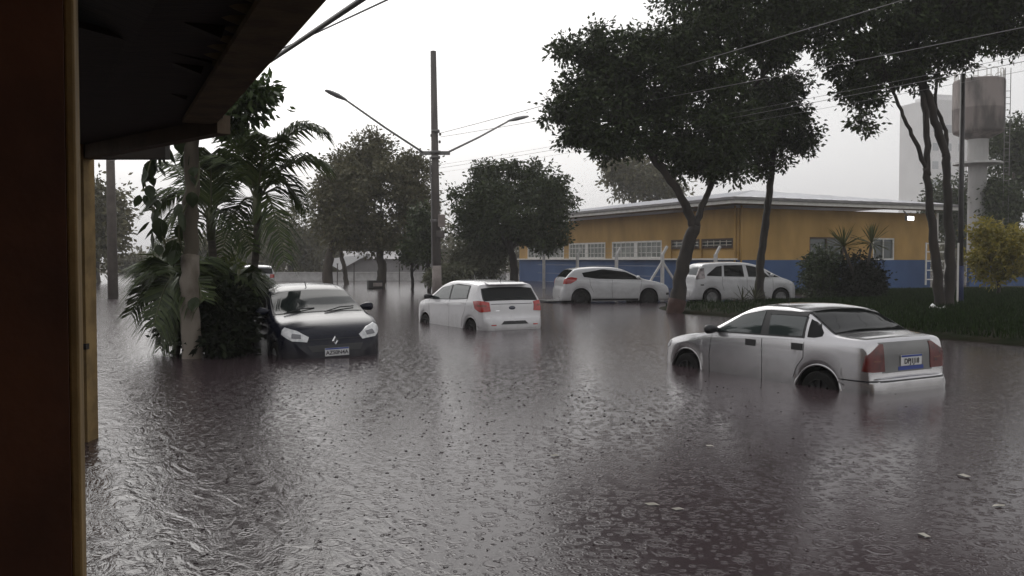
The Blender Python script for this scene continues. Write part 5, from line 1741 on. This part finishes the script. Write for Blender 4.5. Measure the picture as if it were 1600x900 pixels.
c4 = Car('hatchback_car', coupe, (rl + fl_w) / 2 + lft * .80, hd, -.14, pt_white2, 'white hatchback with dark windows parked by the blue wall, nose right', scale=.99)
c4.screen('windscreen', 1.16, .30, .97, m_carglass, sgn=1)
c4.screen('rear_window', -1.86, -1.58, .93, m_carglass, sgn=-1)
c4.both('side_window', m_carglass, 'side', [(1.02, 1.0), (.3, 1.01), (-.7, 1.035), (-1.20, 1.10)], [(1.0, 1.02), (.42, 1.285), (-.45, 1.385), (-1.26, 1.25)], off=.006, nu=24)
for sd in (1, -1):
    c4.seam([(-.12, 1.0), (-.14, .7), (-.10, .32)], sd)
    c4.seam([(1.02, .98), (.96, .6), (.90, .30)], sd)
    c4.seam([(-.98, 1.02), (-.96, .80), (-.84, .55)], sd)
    c4.patch('sill_trim', m_blackplastic, 'side', [(.88, .235), (-.88, .235)], [(.88, .30), (-.88, .30)], side=sd, off=.006, nv=2, nu=16)
    c4.patch('tail_light', m_red, 'cylr', [(38, .84), (50, .86), (60, .98)], [(40, 1.02), (50, 1.10), (61, 1.06)], side=sd, off=.012, cx=-1.0)
    c4.patch('headlight', m_lampclear, 'cylf', [(30, .70), (52, .78)], [(32, .79), (56, .86)], side=sd, off=.008, cx=1.2)
    c4.patch('fog_lamp', m_blackplastic, 'cylf', [(30, .42), (42, .42)], [(30, .50), (42, .50)], side=sd, off=.008, cx=1.2)
c4.handle(0.0, .90, c4.pm, .18, .04)
c4.handle(-.85, .93, c4.pm, .18, .04)
c4.mirror(.86, 1.06, pt_white2)
fl2 = MB(); fl2.box((-2.25, .1, .19), (.55, 1.2, .05), rz=.1); fl2.build('hanging_bumper_skirt', m_blackplastic, c4.root, bevel=.02)

# ---------- white minivan
van = dict(xr=-1.31, xf=1.31, rw=.30, ra=.36, sill=.22, tum=.28, spokes=6,
    T=[(-2.02, .38), (-2.01, .55), (-1.98, .66), (-1.95, .75), (-1.93, 1.0), (-1.87, 1.10), (-1.74, 1.36), (-1.66, 1.48), (-1.58, 1.53), (-1.2, 1.575), (-.5, 1.60), (0, 1.58), (.3, 1.53), (.6, 1.43), (1.2, 1.11), (1.40, 1.02),
       (1.6, .96), (1.82, .86), (1.95, .72), (1.99, .60), (2.02, .50), (2.03, .40), (2.035, .30)],
    B=[(-2.0, 1.06), (-1.4, 1.05), (-.5, 1.03), (.6, 1.0), (1.3, .94), (1.7, .86), (2.0, .68)],
    W=[(-2.02, .62), (-1.96, .74), (-1.8, .81), (-1.3, .845), (0, .85), (1.3, .845), (1.7, .79), (1.9, .68), (2.0, .52), (2.035, .40)])
rl = G(1113, 473)
hd = Vector((.99, .14, 0)).normalized()
lft = Vector((-hd.y, hd.x, 0))
c5 = Car('minivan_car', van, rl + hd * 1.31 + lft * .80, hd, -.12, pt_white2, 'white minivan parked behind the slim tree by the blue wall', scale=1.02)
c5.screen('windscreen', 1.34, .46, .97, m_carglass, sgn=1)
c5.screen('rear_window', -1.86, -1.66, .93, mat('pale_rear_glass', (.20, .21, .22), rough=.1, coat=.5), sgn=-1)
c5.both('quarter_window', m_carglass, 'side', [(-.95, 1.065), (-1.50, 1.085)], [(-.92, 1.45), (-1.12, 1.42), (-1.50, 1.13)], off=.006)
c5.both('side_window', m_carglass, 'side', [(-.10, 1.05), (-.86, 1.065)], [(-.14, 1.475), (-.84, 1.462)], off=.006)
c5.both('side_window', m_carglass, 'side', [(.86, 1.035), (.06, 1.05)], [(.56, 1.33), (.30, 1.425), (.0, 1.47)], off=.006)
c5.both('quarter_window', m_carglass, 'side', [(1.26, 1.025), (.94, 1.035)], [(1.24, 1.035), (.74, 1.25)], off=.006)
for sd in (1, -1):
    c5.seam([(.0, 1.03), (.0, .7), (.02, .32)], sd)
    c5.seam([(.98, .98), (1.0, .6), (.94, .30)], sd)
    c5.seam([(-.92, 1.05), (-.94, .80), (-.86, .55)], sd)
    c5.patch('tail_light', mat('smoked_lamp', (.03, .02, .022), (.35, .30, .30), rough=.2, coat=.6, scale=5), 'cylr', [(40, .95), (54, 1.0)], [(40, 1.34), (50, 1.36)], side=sd, off=.012, cx=-1.0)
    c5.patch('headlight', m_lampclear, 'cylf', [(34, .68), (56, .76)], [(36, .80), (60, .90)], side=sd, off=.008, cx=1.1)
    c5.patch('fuel_flap_mark', m_blackplastic, 'side', [(-1.62, .74), (-1.74, .74)], [(-1.62, .78), (-1.74, .78)], side=sd, off=.005, nv=1, nu=3)
c5.handle(.12, .92, c5.pm, .18, .04)
c5.handle(-.78, .95, c5.pm, .18, .04)
c5.mirror(.92, 1.08, pt_white2)

# ---------- silver car far down the street
rr_ = G(404, 450)
hd = Vector((-.30, .954, 0)).normalized()
c6 = Car('hatchback_car', hatch, rr_ + hd * 1.8, hd, -.30, pt_grey, 'far pale silver car beyond the palm trunk', scale=1.05)
c6.screen('windscreen', 1.10, .26, .97, m_carglass, sgn=1)
c6.screen('rear_window', -1.715, -1.50, .95, m_carglass, sgn=-1)
c6.both('side_window', m_carglass, 'side', [(.86, 1.005), (-1.06, 1.08)], [(.34, 1.29), (-.4, 1.39), (-1.05, 1.352)], off=.006)
for sd in (1, -1):
    c6.patch('tail_light', m_red, 'cylr', [(33, .80), (53, .86)], [(35, 1.0), (57, 1.02)], side=sd, off=.012, cx=-.9)
c6.plate('rear', .78, '')


# ================================================================== RAIN HAZE
hm, hnt, hb = nodes_of('rain_haze')
hnt.nodes.remove(hb)
pv = hnt.nodes.new('ShaderNodeVolumePrincipled')
pv.inputs['Color'].default_value = (0.93, 0.92, 0.92, 1)
pv.inputs['Density'].default_value = 0.0010
pv.inputs['Anisotropy'].default_value = 0.1
hnt.links.new(pv.outputs[0], hnt.nodes['Material Output'].inputs['Volume'])
mb = MB(); mb.box((0, 0, 15.0), (880, 880, 34.0))
tag(mb.build('haze', hm), kind='stuff')
